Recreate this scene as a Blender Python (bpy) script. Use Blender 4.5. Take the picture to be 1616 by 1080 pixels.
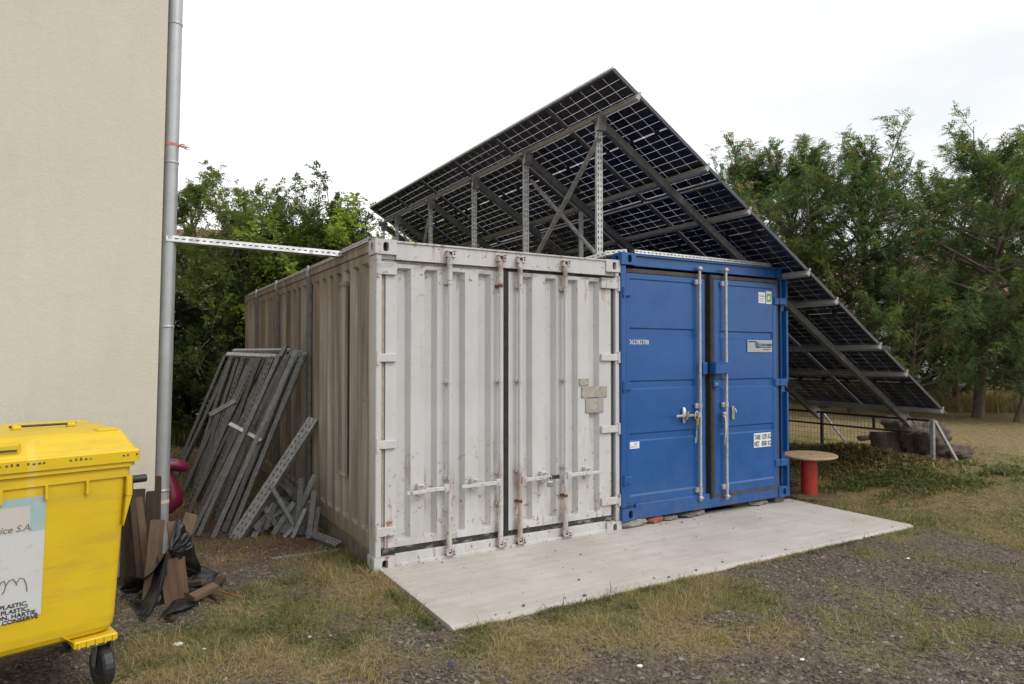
import bpy, bmesh, math, random
import numpy as np
from mathutils import Vector, Matrix

random.seed(7)
RNG = np.random.default_rng(11)
SC = bpy.context.scene
COL = SC.collection
for _o in list(bpy.data.objects):
    bpy.data.objects.remove(_o)

# ------------------------------------------------------------------ camera
cam_d = bpy.data.cameras.new("camera")
cam_d.sensor_width = 36.0
cam_d.lens = 1077.0 / 1616.0 * 36.0
cam_d.clip_start = 0.05
cam_d.clip_end = 2000
cam = bpy.data.objects.new("camera", cam_d)
COL.objects.link(cam)
CY, CP = 0.5311, 0.0198
_f = Vector((math.sin(CY) * math.cos(CP), math.cos(CY) * math.cos(CP), math.sin(CP)))
_r = Vector((math.cos(CY), -math.sin(CY), 0))
_u = _r.cross(_f)
CAMP = Vector((-1.788, -5.1485, 1.6695))
cam.matrix_world = Matrix(((_r.x, _u.x, -_f.x, CAMP.x), (_r.y, _u.y, -_f.y, CAMP.y), (_r.z, _u.z, -_f.z, CAMP.z), (0, 0, 0, 1)))
SC.camera = cam

# ------------------------------------------------------------------ sky and sun (bright overcast)
SUN_EL, SUN_AZ = math.radians(44), math.radians(148)      # azimuth from +y towards +x
world = bpy.data.worlds.new("World")
SC.world = world
world.use_nodes = True
wn, wl = world.node_tree.nodes, world.node_tree.links
wn.clear()
w_out = wn.new("ShaderNodeOutputWorld")
w_bg = wn.new("ShaderNodeBackground")
w_bg.inputs["Strength"].default_value = 0.1
w_sky = wn.new("ShaderNodeTexSky")
w_sky.sky_type = 'NISHITA'
w_sky.sun_disc = False
w_sky.sun_elevation = SUN_EL
w_sky.sun_rotation = SUN_AZ
w_sky.air_density = 1.0
w_sky.dust_density = 3.0
w_tc = wn.new("ShaderNodeTexCoord")
w_map = wn.new("ShaderNodeMapping")
w_map.inputs["Scale"].default_value = (1.0, 1.0, 2.6)
w_n = wn.new("ShaderNodeTexNoise")
w_n.inputs["Scale"].default_value = 1.7
w_n.inputs["Detail"].default_value = 5
w_n.inputs["Roughness"].default_value = 0.5
w_ramp = wn.new("ShaderNodeValToRGB")
w_ramp.color_ramp.elements[0].position = 0.30
w_ramp.color_ramp.elements[0].color = (0.66, 0.685, 0.705, 1)
w_ramp.color_ramp.elements[1].position = 0.70
w_ramp.color_ramp.elements[1].color = (0.97, 0.965, 0.955, 1)
# the cloud deck glows round the hidden sun
w_dot = wn.new("ShaderNodeVectorMath")
w_dot.operation = 'DOT_PRODUCT'
w_dot.inputs[1].default_value = (math.sin(SUN_AZ) * math.cos(SUN_EL), math.cos(SUN_AZ) * math.cos(SUN_EL), math.sin(SUN_EL))
w_mr = wn.new("ShaderNodeMapRange")
w_mr.inputs["From Min"].default_value = 0.35
w_mr.inputs["From Max"].default_value = 1.0
w_mr.inputs["To Min"].default_value = 10.4
w_mr.inputs["To Max"].default_value = 16.0
w_mul = wn.new("ShaderNodeVectorMath")
w_mul.operation = 'SCALE'
w_mix = wn.new("ShaderNodeMixRGB")
w_mix.inputs["Fac"].default_value = 0.95
wl.new(w_tc.outputs["Generated"], w_map.inputs["Vector"])
wl.new(w_map.outputs[0], w_n.inputs["Vector"])
wl.new(w_n.outputs["Fac"], w_ramp.inputs["Fac"])
wl.new(w_tc.outputs["Generated"], w_dot.inputs[0])
wl.new(w_dot.outputs["Value"], w_mr.inputs["Value"])
wl.new(w_ramp.outputs["Color"], w_mul.inputs[0])
wl.new(w_mr.outputs[0], w_mul.inputs["Scale"])
wl.new(w_sky.outputs["Color"], w_mix.inputs["Color1"])
wl.new(w_mul.outputs["Vector"], w_mix.inputs["Color2"])
wl.new(w_mix.outputs["Color"], w_bg.inputs["Color"])
wl.new(w_bg.outputs[0], w_out.inputs["Surface"])

sun_d = bpy.data.lights.new("sun", 'SUN')
sun_d.energy = 0.9
sun_d.angle = math.radians(22)
sun_d.color = (1.0, 0.965, 0.91)
sun = bpy.data.objects.new("sun", sun_d)
COL.objects.link(sun)
sun.location = (0, 0, 20)
_sd = Vector((math.sin(SUN_AZ) * math.cos(SUN_EL), math.cos(SUN_AZ) * math.cos(SUN_EL), math.sin(SUN_EL)))
sun.rotation_euler = _sd.to_track_quat('Z', 'Y').to_euler()

SC.view_settings.view_transform = 'Standard'
SC.view_settings.look = 'None'
SC.view_settings.exposure = 0.42
SC.view_settings.gamma = 1
SC.view_settings.use_curve_mapping = False
SC.render.engine = 'CYCLES'
SC.cycles.use_denoising = True
SC.cycles.max_bounces = 8
SC.cycles.transparent_max_bounces = 24
SC.cycles.sample_clamp_indirect = 6

# ------------------------------------------------------------------ material helpers
def sock(node, name):
    return node.inputs[name]

class NT:
    """small node builder"""
    def __init__(self, name):
        self.m = bpy.data.materials.new(name)
        self.m.use_nodes = True
        self.t = self.m.node_tree
        self.t.nodes.clear()
        self.out = self.n("ShaderNodeOutputMaterial")
        self.tc = self.n("ShaderNodeTexCoord")
    def n(self, ty):
        return self.t.nodes.new(ty)
    def l(self, a, b):
        self.t.links.new(a, b)
    def noise(self, scale, detail=4, rough=0.55, vec=None, sc=None, dist=0.0):
        v = vec or self.tc.outputs["Object"]
        if sc:
            mp = self.n("ShaderNodeMapping")
            mp.inputs["Scale"].default_value = sc
            self.l(v, mp.inputs["Vector"])
            v = mp.outputs[0]
        nd = self.n("ShaderNodeTexNoise")
        nd.inputs["Scale"].default_value = scale
        nd.inputs["Detail"].default_value = detail
        nd.inputs["Roughness"].default_value = rough
        nd.inputs["Distortion"].default_value = dist
        self.l(v, nd.inputs["Vector"])
        return nd.outputs["Fac"]
    def voro(self, scale, feature='F1', out="Distance", sc=None):
        v = self.tc.outputs["Object"]
        if sc:
            mp = self.n("ShaderNodeMapping")
            mp.inputs["Scale"].default_value = sc
            self.l(v, mp.inputs["Vector"])
            v = mp.outputs[0]
        nd = self.n("ShaderNodeTexVoronoi")
        nd.feature = feature
        nd.inputs["Scale"].default_value = scale
        self.l(v, nd.inputs["Vector"])
        return nd.outputs[out]
    def ramp(self, fac, stops):
        r = self.n("ShaderNodeValToRGB")
        el = r.color_ramp.elements
        while len(el) > len(stops):
            el.remove(el[-1])
        while len(el) < len(stops):
            el.new(0.5)
        for e, (p, c) in zip(el, stops):
            e.position = p
            if not hasattr(c, '__len__'):
                c = (c, c, c)
            e.color = (c[0], c[1], c[2], 1)
        self.l(fac, r.inputs["Fac"])
        return r.outputs["Color"]
    def mix(self, fac, a, b, mode='MIX'):
        m = self.n("ShaderNodeMixRGB")
        m.blend_type = mode
        for s, v in ((m.inputs["Fac"], fac), (m.inputs["Color1"], a), (m.inputs["Color2"], b)):
            if hasattr(v, 'is_output') or hasattr(v, 'links'):
                self.l(v, s)
            elif hasattr(v, '__len__'):
                s.default_value = (v[0], v[1], v[2], 1)
            else:
                s.default_value = v if s.type == 'VALUE' else (v, v, v, 1)
        return m.outputs["Color"]
    def math(self, op, a, b=0.0):
        m = self.n("ShaderNodeMath")
        m.operation = op
        for s, v in ((m.inputs[0], a), (m.inputs[1], b)):
            if hasattr(v, 'links'):
                self.l(v, s)
            else:
                s.default_value = v
        return m.outputs[0]
    def sep(self, v=None):
        s = self.n("ShaderNodeSeparateXYZ")
        self.l(v or self.tc.outputs["Object"], s.inputs[0])
        return s.outputs
    def attr(self, name, out="Fac"):
        a = self.n("ShaderNodeAttribute")
        a.attribute_name = name
        return a.outputs[out]
    def rand(self):
        return self.n("ShaderNodeObjectInfo").outputs["Random"]
    def bump(self, h, strength=0.3, dist=0.01):
        b = self.n("ShaderNodeBump")
        b.inputs["Strength"].default_value = strength
        b.inputs["Distance"].default_value = dist
        self.l(h, b.inputs["Height"])
        return b.outputs[0]
    def bsdf(self, col, rough=0.6, metal=0.0, normal=None, spec=0.5, coat=0.0, trans=0.0):
        p = self.n("ShaderNodeBsdfPrincipled")
        for nm, v in (("Base Color", col), ("Roughness", rough), ("Metallic", metal), ("Specular IOR Level", spec), ("Coat Weight", coat), ("Transmission Weight", trans)):
            s = p.inputs[nm]
            if hasattr(v, 'links'):
                self.l(v, s)
            elif hasattr(v, '__len__'):
                s.default_value = (v[0], v[1], v[2], 1)
            else:
                s.default_value = v
        if normal:
            self.l(normal, p.inputs["Normal"])
        return p.outputs[0]
    def done(self, shader):
        self.l(shader, self.out.inputs["Surface"])
        return self.m

def simple(name, col, rough=0.6, metal=0.0, var=0.18, scale=9.0, bump=0.0, sc=None, coat=0.0, spec=0.5):
    t = NT(name)
    f = t.noise(scale, 5, 0.6, sc=sc)
    lo = tuple(c * (1 - var) for c in col)
    hi = tuple(min(1, c * (1 + var)) for c in col)
    c = t.ramp(f, [(0.3, lo), (0.7, hi)])
    nm = t.bump(t.noise(scale * 6, 4, 0.6, sc=sc), bump, 0.01) if bump else None
    r = t.ramp(t.noise(scale * 2.3, 3), [(0.3, max(0.05, rough - 0.1)), (0.7, min(1, rough + 0.1))])
    return t.done(t.bsdf(c, r, metal, nm, spec, coat))

def mat_white_paint():
    t = NT("chalky white container paint")
    base = t.ramp(t.noise(2.2, 6, 0.62), [(0.3, (0.462, 0.460, 0.464)), (0.7, (0.540, 0.538, 0.540))])
    streak = t.ramp(t.noise(9, 4, 0.6, sc=(1, 1, 0.07)), [(0.42, 0.0), (0.78, 0.55)])
    base = t.mix(streak, base, (0.50, 0.475, 0.44))
    z = t.sep()[2]
    low = t.ramp(t.math('DIVIDE', z, 2.6), [(0.0, 1.0), (0.06, 0.8), (0.34, 0.20), (0.85, 0.10), (0.97, 0.5)])
    # faint dirt rising from the foot and hanging below the header
    dirt = t.mix(1.0, t.ramp(t.noise(5, 6, 0.7, sc=(1, 1, 0.35)), [(0.42, 0.0), (0.72, 0.75)]), low, 'MULTIPLY')
    base = t.mix(dirt, base, (0.33, 0.30, 0.25))
    # rust spots and runs
    spots = t.ramp(t.noise(23, 3, 0.62), [(0.615, 0.0), (0.66, 1.0)])
    runs = t.ramp(t.noise(17, 4, 0.55, sc=(1, 1, 0.12)), [(0.60, 0.0), (0.70, 0.9)])
    rmask = t.mix(1.0, t.mix(1.0, spots, runs, 'ADD'), t.ramp(t.math('DIVIDE', z, 2.6), [(0.0, 0.9), (0.3, 0.55), (0.42, 0.10), (0.82, 0.14), (0.9, 0.7)]), 'MULTIPLY')
    rust = t.ramp(t.noise(30, 3), [(0.3, (0.10, 0.036, 0.016)), (0.7, (0.36, 0.18, 0.085))])
    xx = t.sep()[0]
    near = None
    for xr in (.622, 1.106, 1.302, 1.784):
        dd = t.math('ABSOLUTE', t.math('SUBTRACT', xx, xr))
        near = dd if near is None else t.math('MINIMUM', near, dd)
    nearm = t.ramp(near, [(0.02, 1.0), (0.07, 0.0)])
    nearm = t.mix(1.0, nearm, t.ramp(t.noise(6.5, 5, 0.7, sc=(1, 1, 0.45)), [(0.49, 0.0), (0.62, 0.8)]), 'MULTIPLY')
    nearm = t.mix(1.0, nearm, t.ramp(t.math('DIVIDE', z, 2.6), [(0.0, 0.9), (0.26, 0.8), (0.33, 0.06), (0.84, 0.06), (0.88, 1.0), (0.97, .9)]), 'MULTIPLY')
    smear = t.mix(1.0, t.ramp(t.noise(3.2, 5, 0.7, sc=(1, 1, 2.5)), [(0.46, 0.0), (0.62, 0.8)]), t.ramp(t.math('DIVIDE', z, 2.6), [(0.915, 0.0), (0.93, 1.0), (0.945, 1.0), (0.955, 0.0)]), 'MULTIPLY')
    base = t.mix(smear, base, (0.12, 0.115, 0.11))
    col = t.mix(nearm, base, t.mix(.22, rust, base))
    col = t.mix(rmask, col, rust)
    nm = t.bump(t.noise(60, 3, 0.6), 0.12, 0.004)
    return t.done(t.bsdf(col, 0.55, 0, nm, 0.4))

def mat_side_paint():
    t = NT("stained cream container side")
    s1 = t.ramp(t.noise(7, 5, 0.62, sc=(1, 1, 0.05)), [(0.33, (0.135, 0.110, 0.083)), (0.50, (0.32, 0.280, 0.225)), (0.68, (0.50, 0.465, 0.405))])
    s2 = t.ramp(t.noise(19, 4, 0.6, sc=(1, 1, 0.06)), [(0.4, 0.0), (0.75, 0.6)])
    c = t.mix(s2, s1, (0.23, 0.17, 0.11))
    sp = t.ramp(t.noise(26, 3, 0.6), [(0.68, 0.0), (0.73, 0.9)])
    c = t.mix(sp, c, (0.20, 0.085, 0.035))
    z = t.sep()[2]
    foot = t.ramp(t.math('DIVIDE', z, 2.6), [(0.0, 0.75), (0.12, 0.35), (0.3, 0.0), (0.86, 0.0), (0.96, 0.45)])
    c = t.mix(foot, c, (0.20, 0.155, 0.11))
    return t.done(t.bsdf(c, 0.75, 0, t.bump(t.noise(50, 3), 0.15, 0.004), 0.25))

def mat_blue_paint():
    t = NT("blue container paint")
    c = t.ramp(t.noise(1.6, 4, 0.55), [(0.3, (0.005, 0.067, 0.23)), (0.7, (0.007, 0.080, 0.275))])
    w = t.ramp(t.noise(6, 6, 0.7, sc=(1, 1, 0.4)), [(0.60, 0.0), (0.85, 0.30)])
    c = t.mix(w, c, (0.06, 0.13, 0.27))
    z = t.sep()[2]
    foot = t.mix(1.0, t.ramp(t.math('DIVIDE', z, 2.6), [(0.0, 0.8), (0.10, 0.3), (0.25, 0.0)]), t.ramp(t.noise(12, 5, 0.7), [(0.4, 0.0), (0.7, 0.8)]), 'MULTIPLY')
    c = t.mix(foot, c, (0.10, 0.10, 0.10))
    rr = t.ramp(t.noise(4, 4), [(0.3, 0.30), (0.7, 0.46)])
    return t.done(t.bsdf(c, rr, 0, t.bump(t.noise(3.5, 3), 0.18, 0.03), 0.5))

def mat_galv(name="galvanised steel", lo=0.20, hi=0.42, rough=0.5):
    t = NT(name)
    f = t.noise(14, 5, 0.65)
    c = t.ramp(f, [(0.3, (lo, lo * 1.0, lo * 0.99)), (0.7, (hi, hi * 1.005, hi * 1.0))])
    v = t.ramp(t.voro(70, 'F1', "Color"), [(0.2, 0.85), (0.8, 1.1)])
    c = t.mix(1.0, c, v, 'MULTIPLY')
    r = t.ramp(t.noise(9, 4), [(0.3, rough - 0.1), (0.7, rough + 0.15)])
    return t.done(t.bsdf(c, r, 0.55, None, 0.5))

def mat_wood(name, lo, hi, dirt=0.3):
    t = NT(name)
    g = t.noise(16, 5, 0.65, sc=(1, 1, 0.09), dist=0.6)
    c = t.ramp(g, [(0.25, lo), (0.75, hi)])
    rd = t.ramp(t.rand(), [(0.0, 0.65), (1.0, 1.25)])
    c = t.mix(1.0, c, rd, 'MULTIPLY')
    d = t.ramp(t.noise(5, 5, 0.7), [(0.45, 0.0), (0.75, dirt)])
    c = t.mix(d, c, (0.05, 0.035, 0.025))
    return t.done(t.bsdf(c, 0.85, 0, t.bump(t.noise(40, 4, 0.6, sc=(1, 1, 0.08)), 0.5, 0.004), 0.2))

def mat_stucco():
    t = NT("cream stucco")
    c = t.ramp(t.noise(0.9, 5, 0.6), [(0.3, (0.535, 0.495, 0.408)), (0.7, (0.585, 0.545, 0.458))])
    d = t.ramp(t.noise(3.0, 6, 0.7, sc=(1, 1, 0.3)), [(0.5, 0.0), (0.8, 0.35)])
    c = t.mix(d, c, (0.46, 0.42, 0.335))
    st = t.ramp(t.noise(2.4, 5, 0.65, sc=(1, 1, 0.08)), [(0.50, 0.0), (0.78, 0.30)])
    c = t.mix(st, c, (0.41, 0.37, 0.295))
    z = t.sep()[2]
    foot = t.mix(1.0, t.ramp(t.math('DIVIDE', z, 3.0), [(0.12, 0.9), (0.5, 0.0)]), t.ramp(t.noise(6, 6, 0.72), [(0.45, 0.0), (0.75, 0.7)]), 'MULTIPLY')
    c = t.mix(foot, c, (0.36, 0.31, 0.24))
    h = t.math('ADD', t.noise(55, 5, 0.7), t.math('MULTIPLY', t.noise(14, 3, 0.6), 0.8))
    return t.done(t.bsdf(c, 0.92, 0, t.bump(h, 0.55, 0.006), 0.15))

def mat_concrete():
    t = NT("pale brushed concrete")
    c = t.ramp(t.noise(1.3, 6, 0.6), [(0.3, (0.395, 0.362, 0.325)), (0.7, (0.495, 0.460, 0.420))])
    br = t.ramp(t.noise(10, 4, 0.6, sc=(0.12, 1.5, 1)), [(0.3, 0.90), (0.7, 1.06)])
    c = t.mix(1.0, c, br, 'MULTIPLY')
    st = t.ramp(t.noise(4.5, 6, 0.75), [(0.50, 0.0), (0.74, 0.6)])
    c = t.mix(st, c, (0.345, 0.30, 0.24))
    damp = t.ramp(t.noise(0.9, 5, 0.65), [(0.52, 0.0), (0.62, 0.25)])
    c = t.mix(damp, c, (0.36, 0.33, 0.29))
    sp = t.ramp(t.noise(45, 2, 0.5), [(0.68, 0.0), (0.74, 0.5)])
    c = t.mix(sp, c, (0.22, 0.19, 0.16))
    h = t.math('ADD', t.noise(90, 3, 0.6), t.noise(30, 3, 0.6, sc=(0.08, 1.6, 1)))
    return t.done(t.bsdf(c, 0.9, 0, t.bump(h, 0.3, 0.004), 0.2))

def mat_ground():
    t = NT("ground of gravel soil and turf")
    cell = t.voro(42, 'F1', "Color")
    grav = t.mix(0.75, t.ramp(t.noise(3, 5, 0.6), [(0.3, (0.078, 0.061, 0.048)), (0.7, (0.155, 0.126, 0.102))]),
                 t.ramp(cell, [(0.15, (0.042, 0.035, 0.028)), (0.5, (0.115, 0.096, 0.076)), (0.95, (0.21, 0.185, 0.155))]), 'MIX')
    soil = t.ramp(t.noise(11, 6, 0.7), [(0.3, (0.065, 0.047, 0.034)), (0.7, (0.16, 0.12, 0.085))])
    base = t.mix(t.ramp(t.noise(2.2, 4, 0.6), [(0.42, 0.1), (0.62, 0.8)]), grav, soil)
    base = t.mix(t.attr("chips"), base, t.ramp(t.noise(40, 4, 0.7), [(0.3, (0.06, 0.03, 0.022)), (0.7, (0.22, 0.10, 0.065))]))
    turf = t.ramp(t.noise(26, 6, 0.75), [(0.25, (0.060, 0.052, 0.024)), (0.5, (0.15, 0.130, 0.056)), (0.75, (0.26, 0.215, 0.105))])
    straw = t.ramp(t.noise(20, 6, 0.75), [(0.25, (0.13, 0.095, 0.05)), (0.55, (0.27, 0.20, 0.11)), (0.8, (0.40, 0.31, 0.185))])
    turf = t.mix(t.attr("straw"), turf, straw)
    c = t.mix(t.attr("turf"), base, turf)
    h = t.math('ADD', t.math('MULTIPLY', t.voro(42, 'F1', "Distance"), -1.0), t.math('MULTIPLY', t.noise(35, 4, 0.7), 1.2))
    return t.done(t.bsdf(c, 0.95, 0, t.bump(h, 0.8, 0.02), 0.15))

def mat_attr(name, stops, rough=0.8, attr="tint", transl=0.0, var=0.15, spec=0.3):
    t = NT(name)
    c = t.ramp(t.attr(attr), stops)
    if var:
        v = t.ramp(t.rand(), [(0.0, 1 - var), (1.0, 1 + var)])
        c = t.mix(1.0, c, v, 'MULTIPLY')
    s = t.bsdf(c, rough, 0, None, spec)
    if transl:
        tr = t.n("ShaderNodeBsdfTranslucent")
        t.l(t.mix(1.0, c, (1.5, 1.6, 0.7), 'MULTIPLY'), tr.inputs["Color"])
        mx = t.n("ShaderNodeMixShader")
        mx.inputs[0].default_value = transl
        t.l(s, mx.inputs[1])
        t.l(tr.outputs[0], mx.inputs[2])
        s = mx.outputs[0]
    return t.done(s)

def mat_glass_sheet():
    t = NT("panel cover glass")
    tr = t.n("ShaderNodeBsdfTransparent")
    tr.inputs["Color"].default_value = (0.86, 0.84, 0.86, 1)
    gl = t.n("ShaderNodeBsdfGlossy")
    gl.inputs["Roughness"].default_value = 0.12
    mx = t.n("ShaderNodeMixShader")
    mx.inputs[0].default_value = 0.05
    tl = t.n("ShaderNodeBsdfTranslucent")
    tl.inputs["Color"].default_value = (0.60, 0.56, 0.60, 1)
    m2 = t.n("ShaderNodeMixShader")
    m2.inputs[0].default_value = 0.09
    t.l(tr.outputs[0], m2.inputs[1])
    t.l(tl.outputs[0], m2.inputs[2])
    t.l(m2.outputs[0], mx.inputs[1])
    t.l(gl.outputs[0], mx.inputs[2])
    return t.done(mx.outputs[0])

def mat_yellow():
    t = NT("yellow bin plastic")
    c = t.ramp(t.noise(2.0, 5, 0.6), [(0.3, (0.58, 0.385, 0.010)), (0.7, (0.66, 0.455, 0.014))])
    sc = t.ramp(t.noise(7, 6, 0.72, sc=(0.25, 1, 1.6)), [(0.49, 0.0), (0.74, 0.6)])
    c = t.mix(sc, c, (0.33, 0.235, 0.05))
    fl = t.ramp(t.noise(3.5, 3, 0.5, sc=(2.2, 1, 0.15)), [(0.66, 0.0), (0.72, 0.25)])
    c = t.mix(fl, c, (0.72, 0.57, 0.20))
    return t.done(t.bsdf(c, 0.45, 0, t.bump(t.noise(80, 2), 0.06, 0.003), 0.4))

def mat_sticker():
    t = NT("worn sticker print")
    z = t.sep()[2]
    hd = t.ramp(t.math('SUBTRACT', z, 0.50), [(0.335, 0.0), (0.345, 1.0)])
    x = t.sep()[0]
    box = t.math('MULTIPLY', t.math('LESS_THAN', x, -0.345), t.math('LESS_THAN', z, 0.965))
    fade = t.math('MULTIPLY', box, t.ramp(t.noise(9, 4, .6), [(0.25, 0.7), (0.6, 1.0)]))
    teal = t.mix(fade, (0.30, 0.42, 0.42), (0.53, 0.47, 0.43))
    col = t.mix(hd, (0.52, 0.525, 0.515), teal)
    wear = t.ramp(t.noise(6, 6, 0.7), [(0.48, 0.0), (0.72, 0.8)])
    col = t.mix(wear, col, (0.52, 0.46, 0.40))
    br = t.ramp(t.noise(11, 5, 0.7), [(0.58, 0.0), (0.8, 0.6)])
    col = t.mix(br, col, (0.36, 0.24, 0.15))
    return t.done(t.bsdf(col, 0.6))

def mat_grime():
    t = NT("mossy black grime strip")
    c = t.ramp(t.noise(14, 5, .7), [(0.3, (0.025, 0.025, 0.022)), (0.7, (0.055, 0.055, 0.042))])
    m = t.ramp(t.noise(7, 6, .75, sc=(1, 1, 2)), [(0.50, 0.0), (0.66, 0.8)])
    c = t.mix(m, c, (0.30, 0.30, 0.27))
    return t.done(t.bsdf(c, .9, 0, t.bump(t.noise(60, 3), .4, .01), .2))

M = dict(
    white=mat_white_paint(), side=mat_side_paint(), blue=mat_blue_paint(),
    galv=mat_galv(), galv_light=mat_galv("bright zinc strut", 0.36, 0.55, 0.5),
    galv_dull=mat_galv("weathered grey steel", 0.15, 0.28, 0.6),
    pipe=simple("zinc downpipe", (0.37, 0.385, 0.39), 0.42, 0.45, 0.10, 5),
    alu=simple("aluminium rail", (0.44, 0.43, 0.40), 0.42, 0.6, 0.12),
    alu_bright=simple("shiny clamp metal", (0.26, 0.26, 0.26), 0.35, 0.8, 0.1),
    frame=simple("anodised panel frame", (0.06, 0.06, 0.062), 0.45, 0.4, 0.15),
    frame_top=simple("light panel edge", (0.45, 0.45, 0.45), 0.4, 0.5, 0.1),
    cell=simple("dark silicon cell", (0.012, 0.014, 0.026), 0.28, 0.0, 0.3, 3.0),
    glass=mat_glass_sheet(),
    rubber=simple("black rubber gasket", (0.022, 0.022, 0.022), 0.8, 0, 0.4, 20, 0.3),
    brown_rubber=simple("weathered brown gasket", (0.060, 0.052, 0.045), 0.8, 0, 0.3, 12, 0.2),
    dark=simple("painted cavity shade", (0.018, 0.017, 0.016), 0.9, 0, 0.3),  # near-black colour carries the shade inside holes and gaps
    grime=mat_grime(),
    rust=simple("rusty iron", (0.15, 0.062, 0.028), 0.9, 0, 0.5, 30, 0.4),
    brass=simple("padlock brass", (0.42, 0.30, 0.10), 0.35, 0.9, 0.15),
    steel=simple("bright lock steel", (0.52, 0.52, 0.52), 0.3, 0.85, 0.15),
    black=simple("black plastic", (0.020, 0.020, 0.021), 0.5, 0, 0.3),
    sheet=simple("black polythene", (0.014, 0.014, 0.015), 0.34, 0, 0.4, 6, 0.3),
    yellow=mat_yellow(), sticker=mat_sticker(),
    ink=simple("black ink", (0.02, 0.02, 0.022), 0.7, 0, 0.2),
    grey_ink=simple("faded grey ink", (0.15, 0.155, 0.16), 0.7, 0, 0.3),
    white_ink=simple("white stencil paint", (0.62, 0.63, 0.64), 0.6, 0, 0.1),
    blue_ink=simple("dark blue print", (0.02, 0.05, 0.17), 0.6, 0, 0.2),
    white_label=simple("white label", (0.66, 0.68, 0.69), 0.5, 0, 0.07),
    green_label=simple("green label print", (0.10, 0.36, 0.07), 0.5, 0, 0.2, 30),
    plate=simple("brushed metal plate", (0.36, 0.37, 0.37), 0.45, 0.4, 0.1, 20),
    stain_rail=simple("dirty bottom rail", (0.13, 0.105, 0.08), 0.9, 0, 0.45, 10, 0.3),
    old_plate=simple("weathered data plate", (0.33, 0.305, 0.265), 0.7, 0.1, 0.25, 25, 0.3),
    stucco=mat_stucco(), concrete=mat_concrete(), ground=mat_ground(),
    plinth=simple("pale plinth render", (0.47, 0.43, 0.34), 0.95, 0, 0.15, 4, 0.5),
    wood_brown=mat_wood("old brown board", (0.045, 0.027, 0.018), (0.135, 0.082, 0.050)),
    wood_shaded=mat_wood("shade-darkened board", (0.020, 0.014, 0.010), (0.070, 0.045, 0.030)),  # the shade beside the bin is put into this board colour
    wood_tan=mat_wood("sawn pale board", (0.085, 0.054, 0.034), (0.205, 0.138, 0.088), 0.7),
    ply=simple("plywood reel disc", (0.36, 0.25, 0.155), 0.75, 0, 0.2, 12, 0.2),
    red=simple("red painted drum", (0.33, 0.022, 0.014), 0.55, 0, 0.25, 10, 0.2),
    maroon=simple("maroon plastic", (0.18, 0.012, 0.040), 0.38, 0, 0.2, 5),
    tape=simple("cream tape", (0.55, 0.48, 0.36), 0.7, 0, 0.1),
    pink=simple("faded pink twine", (0.45, 0.20, 0.17), 0.8, 0, 0.2),
    grey_block=simple("grey cast block", (0.115, 0.11, 0.105), 0.9, 0, 0.25, 18, 0.4),
    stone=simple("pale rubble stone", (0.25, 0.225, 0.185), 0.95, 0, 0.3, 16, 0.6),
    brick=simple("red brick clay", (0.28, 0.105, 0.07), 0.95, 0, 0.3, 22, 0.5),
    black_metal=simple("black painted iron", (0.03, 0.03, 0.03), 0.6, 0.3, 0.3),
    rust_post=simple("red brown iron post", (0.12, 0.045, 0.035), 0.85, 0, 0.3),
    bark=simple("grey brown bark", (0.105, 0.078, 0.056), 0.95, 0, 0.4, 14, 0.8, sc=(1, 1, 0.2)),
    log=simple("weathered log", (0.085, 0.062, 0.047), 0.95, 0, 0.5, 10, 0.9, sc=(1, 1, 0.3)),
    log_end=simple("cut log end", (0.20, 0.13, 0.080), 0.9, 0, 0.35, 16, 0.5),
    roof_tile=simple("red roof tile", (0.22, 0.105, 0.085), 0.9, 0, 0.25, 4),
    far_wall=simple("pale house wall", (0.60, 0.59, 0.57), 0.9, 0, 0.06),
    grey_wall=simple("grey yard wall", (0.26, 0.26, 0.255), 0.9, 0, 0.15, 4, 0.3),
    pane=simple("window glass", (0.03, 0.04, 0.05), 0.1, 0, 0.1, spec=0.8),
    blue_plastic=simple("blue plastic", (0.02, 0.04, 0.16), 0.5, 0, 0.2),
    paper=simple("white scrap", (0.70, 0.70, 0.68), 0.8, 0, 0.05),
    orange=simple("orange cord", (0.35, 0.10, 0.03), 0.7, 0, 0.2),
    gravel=mat_attr("grey gravel stone", [(0.0, (0.038, 0.032, 0.028)), (0.45, (0.108, 0.088, 0.068)), (0.8, (0.178, 0.150, 0.118)), (0.97, (0.26, 0.24, 0.215)), (1.0, (0.50, 0.48, 0.45))], 0.85, var=0),
    blade=mat_attr("grass blade", [(0.0, (0.045, 0.075, 0.015)), (0.35, (0.105, 0.125, 0.032)), (0.6, (0.235, 0.205, 0.080)), (0.85, (0.38, 0.29, 0.145)), (1.0, (0.24, 0.155, 0.085))], 0.75, transl=0.25, var=0),
    leaf=mat_attr("feathery leaf", [(0.0, (0.042, 0.078, 0.032)), (0.45, (0.082, 0.140, 0.052)), (0.8, (0.150, 0.200, 0.066)), (0.95, (0.23, 0.26, 0.08)), (1.0, (0.30, 0.18, 0.105))], 0.55, transl=0.36, var=0.16),
    leaf_light=mat_attr("fresh green backlit leaf", [(0.0, (0.095, 0.135, 0.030)), (0.5, (0.23, 0.30, 0.065)), (1.0, (0.36, 0.42, 0.11))], 0.55, transl=0.5, var=0.12),  # light green leaf, colour raised further to stand in for backlight
    leaf_mid=mat_attr("mid green leaf", [(0.0, (0.062, 0.085, 0.028)), (0.5, (0.130, 0.165, 0.052)), (1.0, (0.24, 0.265, 0.08))], 0.6, transl=0.38, var=0.15),
    leaf_dark=mat_attr("dark shrub leaf", [(0.0, (0.030, 0.048, 0.015)), (0.5, (0.062, 0.092, 0.025)), (1.0, (0.12, 0.15, 0.038))], 0.6, transl=0.3, var=0.15),
)

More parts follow.
